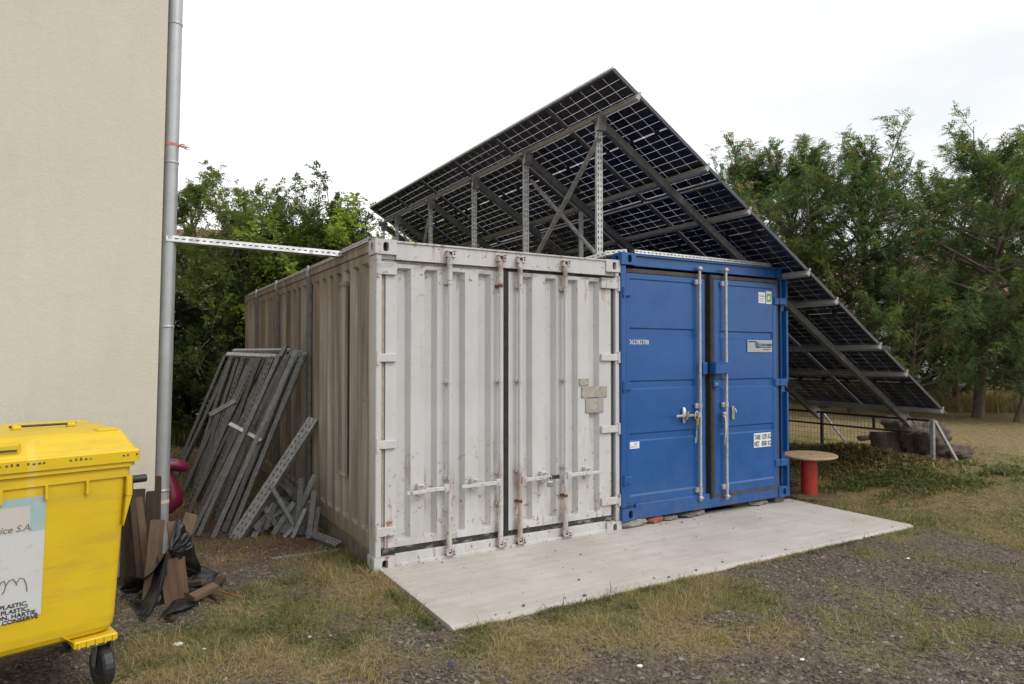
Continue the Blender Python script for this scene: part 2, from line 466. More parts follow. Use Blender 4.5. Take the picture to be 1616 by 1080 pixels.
# ------------------------------------------------------------------ mesh helpers
class MB:
    def __init__(self):
        self.v, self.f, self.mi, self.sm = [], [], [], []
        self.m = Matrix.Identity(4)
        self.slot = 0
    def add(self, vs, fs, smooth=False):
        o = len(self.v)
        m = self.m
        self.v.extend((m @ Vector(p))[:] for p in vs)
        for q in fs:
            self.f.append(tuple(i + o for i in q))
            self.mi.append(self.slot)
            self.sm.append(smooth)
        return self
    def box(self, a, b, bev=0.0):
        x0, y0, z0 = (min(a[i], b[i]) for i in range(3))
        x1, y1, z1 = (max(a[i], b[i]) for i in range(3))
        d = min(bev, (x1 - x0) * .45, (y1 - y0) * .45, (z1 - z0) * .45)
        if d <= 0:
            vs = [(x, y, z) for x in (x0, x1) for y in (y0, y1) for z in (z0, z1)]
            fs = [(0, 1, 3, 2), (4, 6, 7, 5), (0, 4, 5, 1), (2, 3, 7, 6), (0, 2, 6, 4), (1, 5, 7, 3)]
            return self.add(vs, fs)
        vs, idx = [], {}
        for i, x in enumerate((x0, x1)):
            for j, y in enumerate((y0, y1)):
                for k, z in enumerate((z0, z1)):
                    sx, sy, sz = (d if i == 0 else -d), (d if j == 0 else -d), (d if k == 0 else -d)
                    idx[i, j, k] = len(vs)
                    vs += [(x, y + sy, z + sz), (x + sx, y, z + sz), (x + sx, y + sy, z)]
        fs = []
        I = idx
        for s in (0, 1):
            q = [I[s, 0, 0], I[s, 1, 0], I[s, 1, 1], I[s, 0, 1]]
            fs.append(tuple(q if s else q[::-1]))
            q = [I[0, s, 0] + 1, I[1, s, 0] + 1, I[1, s, 1] + 1, I[0, s, 1] + 1]
            fs.append(tuple(q if not s else q[::-1]))
            q = [I[0, 0, s] + 2, I[1, 0, s] + 2, I[1, 1, s] + 2, I[0, 1, s] + 2]
            fs.append(tuple(q if s else q[::-1]))
        for a_ in (0, 1):
            for b_ in (0, 1):
                fs.append((I[a_, b_, 0], I[a_, b_, 1], I[a_, b_, 1] + 1, I[a_, b_, 0] + 1))
                fs.append((I[a_, 0, b_], I[a_, 1, b_], I[a_, 1, b_] + 2, I[a_, 0, b_] + 2))
                fs.append((I[0, a_, b_] + 1, I[1, a_, b_] + 1, I[1, a_, b_] + 2, I[0, a_, b_] + 2))
        for k_ in I.values():
            fs.append((k_, k_ + 1, k_ + 2))
        return self.add(vs, fs)
    def tube(self, pts, r, n=10, cap=True, smooth=True):
        pts = [Vector(p) for p in pts]
        rs = r if hasattr(r, '__len__') else [r] * len(pts)
        vs, fs = [], []
        t0 = (pts[1] - pts[0]).normalized()
        a = t0.orthogonal().normalized()
        for i, p in enumerate(pts):
            if i == 0: t = pts[1] - pts[0]
            elif i == len(pts) - 1: t = pts[-1] - pts[-2]
            else: t = (pts[i + 1] - pts[i]).normalized() + (pts[i] - pts[i - 1]).normalized()
            t.normalize()
            a = (a - t * a.dot(t)).normalized()
            b = t.cross(a)
            for k in range(n):
                an = 2 * math.pi * k / n
                vs.append(p + (a * math.cos(an) + b * math.sin(an)) * rs[i])
        for i in range(len(pts) - 1):
            for k in range(n):
                k2 = (k + 1) % n
                fs.append((i * n + k, i * n + k2, (i + 1) * n + k2, (i + 1) * n + k))
        self.add(vs, fs, smooth)
        if cap:
            self.add([vs[k] for k in range(n)], [tuple(range(n))[::-1]])
            self.add([vs[(len(pts) - 1) * n + k] for k in range(n)], [tuple(range(n))])
        return self
    def cyl(self, p0, p1, r, n=12):
        return self.tube([p0, p1], r, n)
    def lathe(self, prof, n=28, c=(0, 0)):
        vs, fs = [], []
        for r, z in prof:
            for k in range(n):
                an = 2 * math.pi * k / n
                vs.append((c[0] + r * math.cos(an), c[1] + r * math.sin(an), z))
        for i in range(len(prof) - 1):
            for k in range(n):
                k2 = (k + 1) % n
                fs.append((i * n + k, i * n + k2, (i + 1) * n + k2, (i + 1) * n + k))
        return self.add(vs, fs)
    def holed(self, x0, x1, z0, z1, y, cx, cz, rx, rz, depth, n=16):
        """plate facing -y with an oval hole sunk to y+depth"""
        ring, sq = [], []
        for k in range(n):
            a = 2 * math.pi * k / n
            ca, sa = math.cos(a), math.sin(a)
            e = 0.6
            ring.append((cx + rx * math.copysign(abs(ca) ** e, ca), cz + rz * math.copysign(abs(sa) ** e, sa)))
            s = 1 / max(abs(ca), abs(sa))
            px, pz = ca * s, sa * s
            sq.append(((x0 + x1) / 2 + px * (x1 - x0) / 2, (z0 + z1) / 2 + pz * (z1 - z0) / 2))
        vs = [(p[0], y, p[1]) for p in sq] + [(p[0], y, p[1]) for p in ring] + [(p[0], y + depth, p[1]) for p in ring]
        fs = []
        for k in range(n):
            k2 = (k + 1) % n
            fs.append((k, k2, n + k2, n + k))
            fs.append((n + k, n + k2, 2 * n + k2, 2 * n + k))
        self.add(vs, fs)
        s = self.slot
        self.slot = 1
        self.add([(p[0], y + depth, p[1]) for p in ring], [tuple(range(n))])  # back of the hole coloured near-black as its shade
        self.slot = s
        return self
    def relief(self, us, vs_, dep, fn):
        """sheet over u x v with depth dep(i,j); fn(u,v,d) -> xyz"""
        nu, nv = len(us), len(vs_)
        pts = [fn(us[i], vs_[j], dep(i, j)) for j in range(nv) for i in range(nu)]
        fs = [(j * nu + i, j * nu + i + 1, (j + 1) * nu + i + 1, (j + 1) * nu + i) for j in range(nv - 1) for i in range(nu - 1)]
        return self.add(pts, fs)
    def perf(self, L, w, rows, slot=0.028, sw=0.010, pitch=0.05, th=0.0025):
        """slotted strip along local z, width along x, thickness along y"""
        xs = [-w / 2] + sum([[r - sw / 2, r + sw / 2] for r in rows], []) + [w / 2]
        for i in range(0, len(xs), 2):
            self.box((xs[i], 0, 0), (xs[i + 1], th, L))
        n = max(1, int(L / pitch))
        p = L / n
        for r in rows:
            for k in range(n + 1):
                z0 = max(0, k * p - (p - slot) / 2)
                z1 = min(L, k * p + (p - slot) / 2)
                self.box((r - sw / 2, 0.0001, z0), (r + sw / 2, th - 0.0001, z1))
        return self
    def channel(self, L, w, d, perf=True, th=0.003, rows=None, pitch=0.05):
        """U channel along local z: web in the xz plane facing -y, flanges back to +y"""
        if perf:
            self.perf(L, w, rows or [0.0], pitch=pitch, th=th)
        else:
            self.box((-w / 2, 0, 0), (w / 2, th, L))
        self.box((-w / 2, th, 0), (-w / 2 + th, d, L))
        self.box((w / 2 - th, th, 0), (w / 2, d, L))
        self.box((-w / 2 + th, d - th, 0), (-w / 2 + .010, d, L))
        self.box((w / 2 - .010, d - th, 0), (w / 2 - th, d, L))
        return self
    def build(self, name, mat, parent=None, local=False, mw=None):
        me = bpy.data.meshes.new(name)
        off = Vector((0, 0, 0))
        if parent is not None and not local:
            r = parent
            while r.parent: r = r.parent
            off = r.location.copy()
        n = len(self.v)
        co = np.array(self.v, dtype=np.float32).reshape(-1, 3) - np.array(off[:], dtype=np.float32)
        me.from_pydata(co.tolist(), [], self.f)
        mats = mat if isinstance(mat, (list, tuple)) else [mat]
        for m_ in mats: me.materials.append(m_)
        if len(mats) > 1:
            me.polygons.foreach_set("material_index", self.mi)
        me.polygons.foreach_set("use_smooth", self.sm)
        bm = bmesh.new(); bm.from_mesh(me)
        bmesh.ops.recalc_face_normals(bm, faces=bm.faces)
        bm.to_mesh(me); bm.free()
        me.update()
        o = bpy.data.objects.new(name, me)
        COL.objects.link(o)
        if parent is not None: o.parent = parent
        if mw is not None: o.matrix_world = mw
        return o

def frame_mat(p0, p1, hint=(0, 0, 1)):
    """local z along p0->p1, local -y turned towards hint"""
    p0, p1 = Vector(p0), Vector(p1)
    z = (p1 - p0).normalized()
    h = Vector(hint)
    y = -(h - z * h.dot(z)).normalized()
    x = y.cross(z)
    return Matrix(((x.x, y.x, z.x, p0.x), (x.y, y.y, z.y, p0.y), (x.z, y.z, z.z, p0.z), (0, 0, 0, 1)))

def tag(o, label=None, cat=None, group=None, kind=None):
    if label: o["label"] = label
    if cat: o["category"] = cat
    if group: o["group"] = group
    if kind: o["kind"] = kind
    return o

def thing(name, label, cat, loc=(0, 0, 0), group=None):
    o = bpy.data.objects.new(name, None)
    o.empty_display_size = 0.1
    COL.objects.link(o)
    o.location = loc
    return tag(o, label, cat, group)

def text(name, s, mat, parent, loc, size, rot=(math.pi / 2, 0, 0), sx=1.0, align='LEFT', shear=0.0, bold=0.0):
    cu = bpy.data.curves.new(name, 'FONT')
    cu.body = s
    cu.size = size
    cu.align_x = align
    cu.shear = shear
    cu.extrude = 0.0006
    cu.offset = bold
    cu.resolution_u = 3
    cu.materials.append(mat)
    tmp = bpy.data.objects.new("tmp", cu)
    me = bpy.data.meshes.new_from_object(tmp)
    bpy.data.objects.remove(tmp)
    me.name = name
    o = bpy.data.objects.new(name, me)
    COL.objects.link(o)
    o.parent = parent
    off = Vector((0, 0, 0))
    o.location = Vector(loc) - (parent_root_loc(parent) if parent else off)
    o.rotation_euler = rot
    o.scale = (sx, 1, 1)
    return o

def parent_root_loc(p):
    while p.parent: p = p.parent
    return p.location if p.rotation_euler.z == 0 else Vector((0, 0, 0))

def from_arrays(name, co, faces, mat, attrs=None, smooth=False):
    """co (n,3), faces (m,k) constant k"""
    me = bpy.data.meshes.new(name)
    n, m, k = len(co), len(faces), faces.shape[1]
    me.vertices.add(n)
    me.vertices.foreach_set("co", np.ascontiguousarray(co, dtype=np.float32).ravel())
    me.loops.add(m * k)
    me.loops.foreach_set("vertex_index", np.ascontiguousarray(faces, dtype=np.int32).ravel())
    me.polygons.add(m)
    me.polygons.foreach_set("loop_start", np.arange(0, m * k, k, dtype=np.int32))
    me.polygons.foreach_set("loop_total", np.full(m, k, dtype=np.int32))
    if smooth:
        me.polygons.foreach_set("use_smooth", np.ones(m, dtype=bool))
    me.materials.append(mat)
    for an, arr in (attrs or {}).items():
        at = me.attributes.new(an, 'FLOAT', 'POINT')
        at.data.foreach_set("value", np.ascontiguousarray(arr, dtype=np.float32))
    me.update(calc_edges=True)
    me.validate()
    return me

def link_mesh(name, me, parent=None):
    o = bpy.data.objects.new(name, me)
    COL.objects.link(o)
    if parent is not None: o.parent = parent
    return o

# pixel (of the 1616x1080 photograph) to place: used once here to read positions off the photo
def px_ray(u, v):
    return _f + _r * ((u - 808) / 1077.0) - _u * ((v - 540) / 1077.0)
def on_z(u, v, z=0.0):
    d = px_ray(u, v); return CAMP + d * ((z - CAMP.z) / d.z)
def on_y(u, v, y=0.0):
    d = px_ray(u, v); return CAMP + d * ((y - CAMP.y) / d.y)
def on_x(u, v, x=0.0):
    d = px_ray(u, v); return CAMP + d * ((x - CAMP.x) / d.x)

# numpy value noise
_LAT = RNG.random((256, 256))
def vnoise(x, y, s):
    x = np.asarray(x) * s + 131.3; y = np.asarray(y) * s + 57.7
    xi, yi = np.floor(x).astype(int), np.floor(y).astype(int)
    fx, fy = x - xi, y - yi
    fx = fx * fx * (3 - 2 * fx); fy = fy * fy * (3 - 2 * fy)
    g = lambda a, b: _LAT[a & 255, b & 255]
    return (g(xi, yi) * (1 - fx) + g(xi + 1, yi) * fx) * (1 - fy) + (g(xi, yi + 1) * (1 - fx) + g(xi + 1, yi + 1) * fx) * fy
def fbm(x, y, s, o=4):
    r, a, t = 0, 1, 0
    for _ in range(o):
        r = r + a * vnoise(x, y, s); t += a; a *= .55; s *= 2.03
    return r / t
def sstep(a, b, x):
    t = np.clip((np.asarray(x, float) - a) / (b - a), 0, 1)
    return t * t * (3 - 2 * t)

# ------------------------------------------------------------------ ground
def ground_h(x, y):
    x = np.asarray(x, float); y = np.asarray(y, float)
    h = 0.27 * sstep(5.2, 7.6, x) + 0.02 * (fbm(x, y, 1.1, 3) - .5) * 2
    slab = sstep(0.35, 0.0, np.maximum(np.maximum(-x, x - 5.02), np.maximum(-1.42 - y, y - 6.2)))
    h = h * (1 - slab * (x < 5.6)) - 0.12 * sstep(0.0, -0.25, np.maximum(np.maximum(-x, x - 5.02), np.maximum(-1.34 - y, y - 6.2)))
    near = sstep(0.5, 0.0, np.maximum(np.maximum(-0.3 - x, x - 5.3), np.maximum(-1.65 - y, y - 0.4)))
    return h - 0.030 + 0.012 * near

def seg_blob(x, y, a, b, r):
    ax, ay = a; bx, by = b
    dx, dy = bx - ax, by - ay
    t = np.clip(((x - ax) * dx + (y - ay) * dy) / (dx * dx + dy * dy + 1e-9), 0, 1)
    d = np.hypot(x - ax - t * dx, y - ay - t * dy)
    return np.clip(1.15 - d / r, 0, 1)

def turf_mask(x, y):
    x = np.asarray(x, float); y = np.asarray(y, float)
    m = seg_blob(x, y, (0.25, -1.62), (2.0, -1.70), 0.42)
    m = np.maximum(m, seg_blob(x, y, (-1.3, -0.75), (-0.55, -0.55), 0.75))
    m = np.maximum(m, seg_blob(x, y, (-0.75, -1.5), (-0.9, -1.1), 0.55) * .8)
    m = np.maximum(m, seg_blob(x, y, (-0.1, 0.5), (-0.35, -0.5), 0.35) * .85)
    m = np.maximum(m, seg_blob(x, y, (1.3, -2.15), (1.7, -2.3), 0.28) * .75)
    m = np.maximum(m, seg_blob(x, y, (5.1, -1.3), (4.6, -1.45), 0.30) * .7)
    m = np.maximum(m, sstep(4.5, 5.6, x + 0.30 * y + 0.55) * 1.0)
    m = np.maximum(m, sstep(7.5, 9.5, np.hypot(x + 1.8, y + 5.1)) * sstep(0.6, 2.2, y) * sstep(0.1, 0.8, np.abs(x + 0.5) - 0.3))
    dirt = seg_blob(x, y, (-0.7, 1.6), (-0.9, 3.2), 0.9)
    m = m * (1 - 0.9 * dirt)
    n = fbm(x, y, 2.3, 4)
    return np.clip(m * 1.5 + (n - 0.56) * 2.4, 0, 1) * (m > 0.02) + 0.55 * sstep(.56, .70, n) * (m <= 0.02)

def straw_mask(x, y):
    n = fbm(np.asarray(x) + 40, np.asarray(y) + 9, 1.3, 4)
    s = sstep(0.42, 0.66, n)
    return np.clip(s * 0.8 + sstep(9.3, 10.6, x + 0.2 * y + .4 * n) * .8, 0, 1)

def chips_mask(x, y):
    return np.clip(seg_blob(np.asarray(x, float), np.asarray(y, float), (-0.55, 1.3), (-1.0, 4.5), 0.8) * 1.4, 0, 1) * sstep(.35, .6, fbm(x, y, 3.0, 3))

def in_front(x, y):
    d = (np.asarray(x) - CAMP.x) * _f.x + (np.asarray(y) - CAMP.y) * _f.y
    l = (np.asarray(x) - CAMP.x) * _r.x + (np.asarray(y) - CAMP.y) * _r.y
    return (d > 2.4) & (np.abs(l) < d * 0.80 + 0.5)

gx = np.concatenate([[-400, -150, -60, -30, -15, -9], np.arange(-6, 16.01, 0.075), [18, 21, 25, 30, 40, 60, 110, 220, 420]])
gy = np.concatenate([[-400, -120, -40, -18, -9, -6.5], np.arange(-5, 13.01, 0.075), [15, 18, 22, 30, 45, 80, 160, 320, 500]])
GX, GY = np.meshgrid(gx, gy)
GZ = ground_h(GX, GY)
GZ = GZ + 0.012 * (fbm(GX, GY, 9, 3) - .5)
nx, ny = len(gx), len(gy)
ii, jj = np.meshgrid(np.arange(nx - 1), np.arange(ny - 1))
b = (jj * nx + ii).ravel()
gf = np.stack([b, b + 1, b + nx + 1, b + nx], 1)
gme = from_arrays("ground", np.stack([GX.ravel(), GY.ravel(), GZ.ravel()], 1), gf, M['ground'],
                  {"turf": turf_mask(GX.ravel(), GY.ravel()), "straw": straw_mask(GX.ravel(), GY.ravel()), "chips": chips_mask(GX.ravel(), GY.ravel())}, True)
tag(link_mesh("ground", gme), kind="structure")

# concrete apron in front of the containers
mb = MB()
N = 60
xs = np.linspace(0.03, 5.03, N)
wob = (fbm(xs, xs * 0 + 3, 3.5, 3) - .5) * .05
top, bot = [], []
rows_y = [-1.335, -1.30, -0.9, -0.45, 0.0, 0.10]
for j, yy in enumerate(rows_y):
    for i, x in enumerate(xs):
        y2 = yy + (wob[i] if j == 0 else 0) + (-0.005 * x * 0)
        xx = x - (0.02 if 0 else 0)
        z = 0.004 - (0.012 if j == 0 else 0) + 0.004 * (vnoise(x, yy, 2.0) - .5)
        top.append((xx, y2, z))
mb.add(top, [(j * N + i, j * N + i + 1, (j + 1) * N + i + 1, (j + 1) * N + i) for j in range(len(rows_y) - 1) for i in range(N - 1)])
def skirt(seq):
    vs = [p for p in seq] + [(p[0], p[1], -0.16) for p in seq]
    n = len(seq)
    mb.add(vs, [(i, i + 1, n + i + 1, n + i) for i in range(n - 1)])
skirt(top[:N]); skirt([top[j * N] for j in range(len(rows_y))]); skirt([top[j * N + N - 1] for j in range(len(rows_y))]); skirt(top[-N:])
tag(mb.build("concrete_slab", M['concrete']), kind="structure")

# ------------------------------------------------------------------ building on the left
WX = lambda z: -1.495 + 0.0165 * z          # right-hand edge, slightly out of plumb
bld = thing("building", "cream rendered building wall rising out of frame beside the zinc drainpipe", "building", (-1.5, 0.9, 0))
mb = MB()
zs = [0.52, 8.0]
vs = []
for z in zs:
    vs += [(-9, 0.88, z), (WX(z), 0.88, z), (WX(z), 9.5, z), (-9, 9.5, z)]
mb.add(vs, [(0, 1, 5, 4), (1, 2, 6, 5), (2, 3, 7, 6), (3, 0, 4, 7), (4, 5, 6, 7), (3, 2, 1, 0)])
mb.build("wall", M['stucco'], bld)
MB().box((-8.95, 0.94, -0.2), (-1.56, 9.4, 0.519)).build("plinth", M['plinth'], bld)
mb = MB()
mb.box((-9.2, 0.7, 8.0), (WX(8) + .18, 9.7, 8.16))
mb.build("roof", M['grey_wall'], bld)
PXC = lambda z: WX(z) + 0.0555
mb = MB()
mb.tube([(PXC(z), 0.955, z) for z in (0.0, 0.55, 1.6, 2.6, 3.6, 8.0)], 0.054, 20)
dp = mb.build("drainpipe", M['pipe'], bld)
for zc in (0.60, 1.9, 3.22, 4.35):
    mb = MB()
    mb.tube([(PXC(zc), 0.955, zc - .012), (PXC(zc), 0.955, zc - .008), (PXC(zc), 0.955, zc + .008), (PXC(zc), 0.955, zc + .012)], [0.054, 0.0575, 0.0575, 0.054], 20, cap=False)
    mb.build("joint_ring", M['pipe'], dp)
mb = MB()
mb.tube([(PXC(.52), 0.955, .50), (PXC(.52), 0.955, .53)], 0.0562, 20, cap=False)
mb.box((WX(.52) - .012, 0.872, .508), (WX(.52) + 0.03, 0.90, .532))
mb.build("tape_band", M['tape'], dp)
mb = MB()
mb.tube([(PXC(3.36), 0.955, 3.35), (PXC(3.36), 0.955, 3.375)], 0.0565, 20, cap=False)
for k in range(7):
    a = Vector((PXC(3.36) + .05, 0.92, 3.362 + random.uniform(-.008, .008)))
    mb.tube([a, a + Vector((.03, -.02, random.uniform(-.02, .01))), a + Vector((random.uniform(.05, .09), -.03, random.uniform(-.035, .0)))], 0.003, 5)
mb.build("twine_knot", M['pink'], dp)

# perforated strut from the building to the white container, bolted
st = thing("slotted_strut", "long pale slotted strut spanning the gap from building to white container", "strut", (-1.38, 0.92, 2.60))
mb = MB()
mb.m = frame_mat((-1.42, 0.90, 2.605), (0.0, 0.91, 2.585), (0, -1, 0.25))
mb.channel(1.42, 0.052, 0.040, True, rows=[0.0], pitch=0.05)
mb.build("channel_web", M['galv_light'], st)
MB().box((-0.03, 0.875, 2.555), (0.05, 0.955, 2.60), .003).build("end_bracket", M['galv'], st)

# ------------------------------------------------------------------ white shipping container
def box_obj(name, mat, parent, a, b_, bev=0.002):
    return MB().box(a, b_, bev).build(name, mat, parent)

def casting(parent, mat, x0, z0, y0, front=True, hx=None, ydep=0.16, xsz=.178, zsz=.118, left_hole=None):
    mb = MB()
    x1, z1, y1 = x0 + xsz, z0 + zsz, y0 + ydep
    cx, cz = (x0 + x1) / 2 if hx is None else hx, (z0 + z1) / 2
    if front:
        mb.holed(x0, x1, z0, z1, y0, cx, cz, .024, .037, .05)
    else:
        mb.add([(x0, y0, z0), (x1, y0, z0), (x1, y0, z1), (x0, y0, z1)], [(0, 1, 2, 3)])
    vs = [(x, y, z) for x in (x0, x1) for y in (y0, y1) for z in (z0, z1)]
    fs = [(4, 6, 7, 5), (2, 3, 7, 6), (0, 2, 6, 4), (1, 5, 7, 3)]
    if left_hole is None:
        fs.append((0, 1, 3, 2))
    mb.add(vs, fs)
    if left_hole is not None:
        m0 = mb.m
        # a left-hand face (-x) with its own slot: turn a plate a quarter
        mb.m = Matrix.Translation((x0, 0, 0)) @ Matrix.Rotation(-math.pi / 2, 4, 'Z')
        # local x -> -y world ; local y -> x world
        mb.holed(-y1, -y0, z0, z1, 0.0, -(y0 + y1) / 2, cz, .026, .034, .05)
        mb.m = m0
    return mb.build("corner_casting", [mat, M['dark']], parent)

wc = thing("shipping_container", "chalky white shipping container with rusty lock rods and stained corrugated side", "shipping container", (0, 0, -0.03))
W, H, D = 2.438, 2.591, 6.058
wm, sm_ = M['white'], M['side']
ZB = -0.03
for (x0, hx) in ((-0.012, .077), (W - .166, 2.371)):
    for z0 in (H - .120, ZB):
        casting(wc, wm, x0, z0, -0.012, True, hx, left_hole=(x0 < 0) or None)
for x0 in (-0.004, W - .174):
    for z0 in (H - .120, ZB):
        casting(wc, sm_, x0, z0, D - .15, False)
# frame
box_obj("corner_post", wm, wc, (0.0, 0.0, ZB + .118), (0.048, 0.15, H - .12), .006)
box_obj("corner_post", wm, wc, (W - .048, 0.0, ZB + .118), (W, 0.15, H - .12), .006)
box_obj("corner_post", sm_, wc, (0.0, D - .14, ZB + .118), (0.06, D, H - .12), .006)
box_obj("corner_post", sm_, wc, (W - .06, D - .14, ZB + .118), (W, D, H - .12), .006)
mb = MB()
mb.box((0.166, 0.0, 2.437), (W - .166, 0.10, H - .02), .004)
mb.box((0.166, -0.012, H - .022), (W - .166, 0.12, H - .008), .002)
mb.box((0.166, -0.006, 2.432), (W - .166, 0.02, 2.440), .002)
mb.build("header", wm, wc)
mb = MB()
mb.box((0.166, 0.004, ZB + .01), (W - .166, 0.12, 0.098), .004)
mb.box((0.166, -0.02, ZB + .0), (W - .166, 0.10, 0.028), .004)
mb.build("door_sill", wm, wc)
box_obj("door_jamb", wm, wc, (0.045, 0.062, ZB + .1), (0.10, .12, 2.45), 0)
box_obj("door_jamb", wm, wc, (W - .10, 0.062, ZB + .1), (W - .045, .12, 2.45), 0)
box_obj("door_jamb", wm, wc, (0.049, 0.020, 2.434), (0.1655, .061, 2.475), 0)
box_obj("door_jamb", wm, wc, (W - .1655, 0.020, 2.434), (W - .049, .061, 2.475), 0)
box_obj("door_jamb", wm, wc, (0.10, 0.064, 2.36), (W - .10, .12, 2.437), 0)
# side wall, corrugated
mb = MB()
ys, dp_, zt = [0.15], [0], []
y = 0.21
special = False
while y < D - .42:
    ww = (0.07, 0.035, 0.11, 0.035)
    ys += [y, y + ww[1], y + ww[1] + ww[2], y + 2 * ww[1] + ww[2]]
    dp_ += [0, .036, .036, 0]
    y += 2 * ww[1] + ww[2] + .075
ys.append(D - .14); dp_.append(0)
zr = [ZB + .15, 0.24, 0.27, 2.40, 2.43, H - .09]
def sdep(i, j):
    return dp_[i] if 2 <= j <= 3 else 0
mb.relief(ys, zr, sdep, lambda u, v, d: (0.012 + d, u, v))
mb.build("side_wall", sm_, wc)
# deep blind slot near the door end
mb = MB()
mb.relief([0.80, 0.82, 1.06, 1.08], [0.6, 0.63, 2.28, 2.31], lambda i, j: .012 if 1 <= i <= 2 and 1 <= j <= 2 else 0, lambda u, v, d: (0.002 + d, u, v))
mb.box((0.004, 0.78, 2.31), (0.014, 1.10, 2.33)); mb.box((0.004, 1.08, 0.6), (0.0115, 1.10, 2.31)); mb.box((0.004, .78, 0.6), (0.0115, .80, 2.31))
mb.build("blind_vent", sm_, wc)
mb = MB()
mb.box((0.0, 0.148, H - .088), (0.05, D - .15, H - .018), .004)
mb.box((-0.006, 0.148, H - .026), (0.06, D - .15, H - .012), .002)
mb.build("top_rail", sm_, wc)
mb = MB()
mb.box((0.0, 0.148, ZB + .0), (0.06, D - .15, 0.125), .004)
mb.build("bottom_rail", M['stain_rail'], wc)
box_obj("roof", sm_, wc, (0.05, 0.12, H - .045), (W - .05, D - .05, H - .028), 0)
box_obj("back_wall", sm_, wc, (0.06, D - .06, ZB + .1), (W - .06, D - .03, H - .02), 0)
box_obj("far_side_wall", sm_, wc, (W - .04, 0.15, ZB + .02), (W - .01, D - .14, H - .02), 0)
box_obj("floor", M['dark'], wc, (0.06, 0.13, ZB + .02), (W - .06, D - .1, 0.12), 0)

def white_door(x0, x1, recs, zt, zb, edge_gasket):
    d = None
    mb = MB()
    us, du = [x0], [0]
    for a, b_ in recs:
        us += [a, a + .008, b_ - .032, b_]
        du += [0, .048, .048, 0]
    us.append(x1); du.append(0)
    zs_ = [zb, 0.195, 0.212, 2.352, 2.372, zt]
    mb.relief(us, zs_, lambda i, j: du[i] if 2 <= j <= 3 else 0, lambda u, v, dd: (u, 0.018 + dd, v))
    # edges of the door leaf
    mb.add([(x0, .018, zb), (x0, .06, zb), (x0, .06, zt), (x0, .018, zt)], [(0, 1, 2, 3)])
    mb.add([(x1, .018, zb), (x1, .06, zb), (x1, .06, zt), (x1, .018, zt)], [(0, 1, 2, 3)])
    mb.add([(x0, .018, zt), (x1, .018, zt), (x1, .06, zt), (x0, .06, zt)], [(0, 1, 2, 3)])
    mb.add([(x0, .018, zb), (x1, .018, zb), (x1, .06, zb), (x0, .06, zb)], [(0, 1, 2, 3)])
    return mb.build("door", wm, wc)
dL = white_door(0.085, 1.160, [(.179, .300), (.416, .532), (.652, .788), (.911, 1.036)], 2.405, 0.150, True)
dR = white_door(1.212, 2.345, [(1.347, 1.456), (1.591, 1.714), (1.831, 1.955), (2.081, 2.206)], 2.405, 0.146, True)
# gaskets
box_obj("gasket", M['rubber'], dL, (1.162, 0.012, 0.115), (1.182, 0.06, 2.42), .003)
box_obj("gasket", M['rubber'], dR, (1.184, 0.016, 0.115), (1.210, 0.06, 2.42), .003)
box_obj("gasket", M['grime'], dL, (0.06, 0.024, 0.098), (1.160, 0.06, 0.148), .003)
box_obj("gasket", M['grime'], dR, (1.212, 0.024, 0.098), (2.36, 0.06, 0.144), .003)
box_obj("gasket", M['old_plate'], dL, (0.06, 0.026, 2.407), (1.160, 0.06, 2.431), .003)
box_obj("gasket", M['grime'], dR, (1.212, 0.026, 2.407), (2.36, 0.06, 2.431), .003)
box_obj("gasket", M['old_plate'], dL, (0.052, 0.03, 0.15), (0.083, 0.06, 2.405), .003)
box_obj("gasket", M['brown_rubber'], dR, (2.347, 0.03, 0.15), (2.384, 0.06, 2.405), .003)
# hinges and pins
for side, dr in ((0, dL), (1, dR)):
    X = (lambda a: a) if side == 0 else (lambda a: W - a)
    for zc, hh in ((2.36, .10), (1.652, .066), (0.968, .066), (0.285, .07)):
        mb = MB()
        mb.box((X(-0.004), -0.010, zc - hh / 2), (X(.168 if side == 0 else .222), 0.016, zc + hh / 2), .004)
        mb.cyl((X(0.012), -0.006, zc - hh / 2 - .02), (X(0.012), -0.006, zc + hh / 2 + .02), 0.014, 10)
        mb.build("hinge", wm, dr)
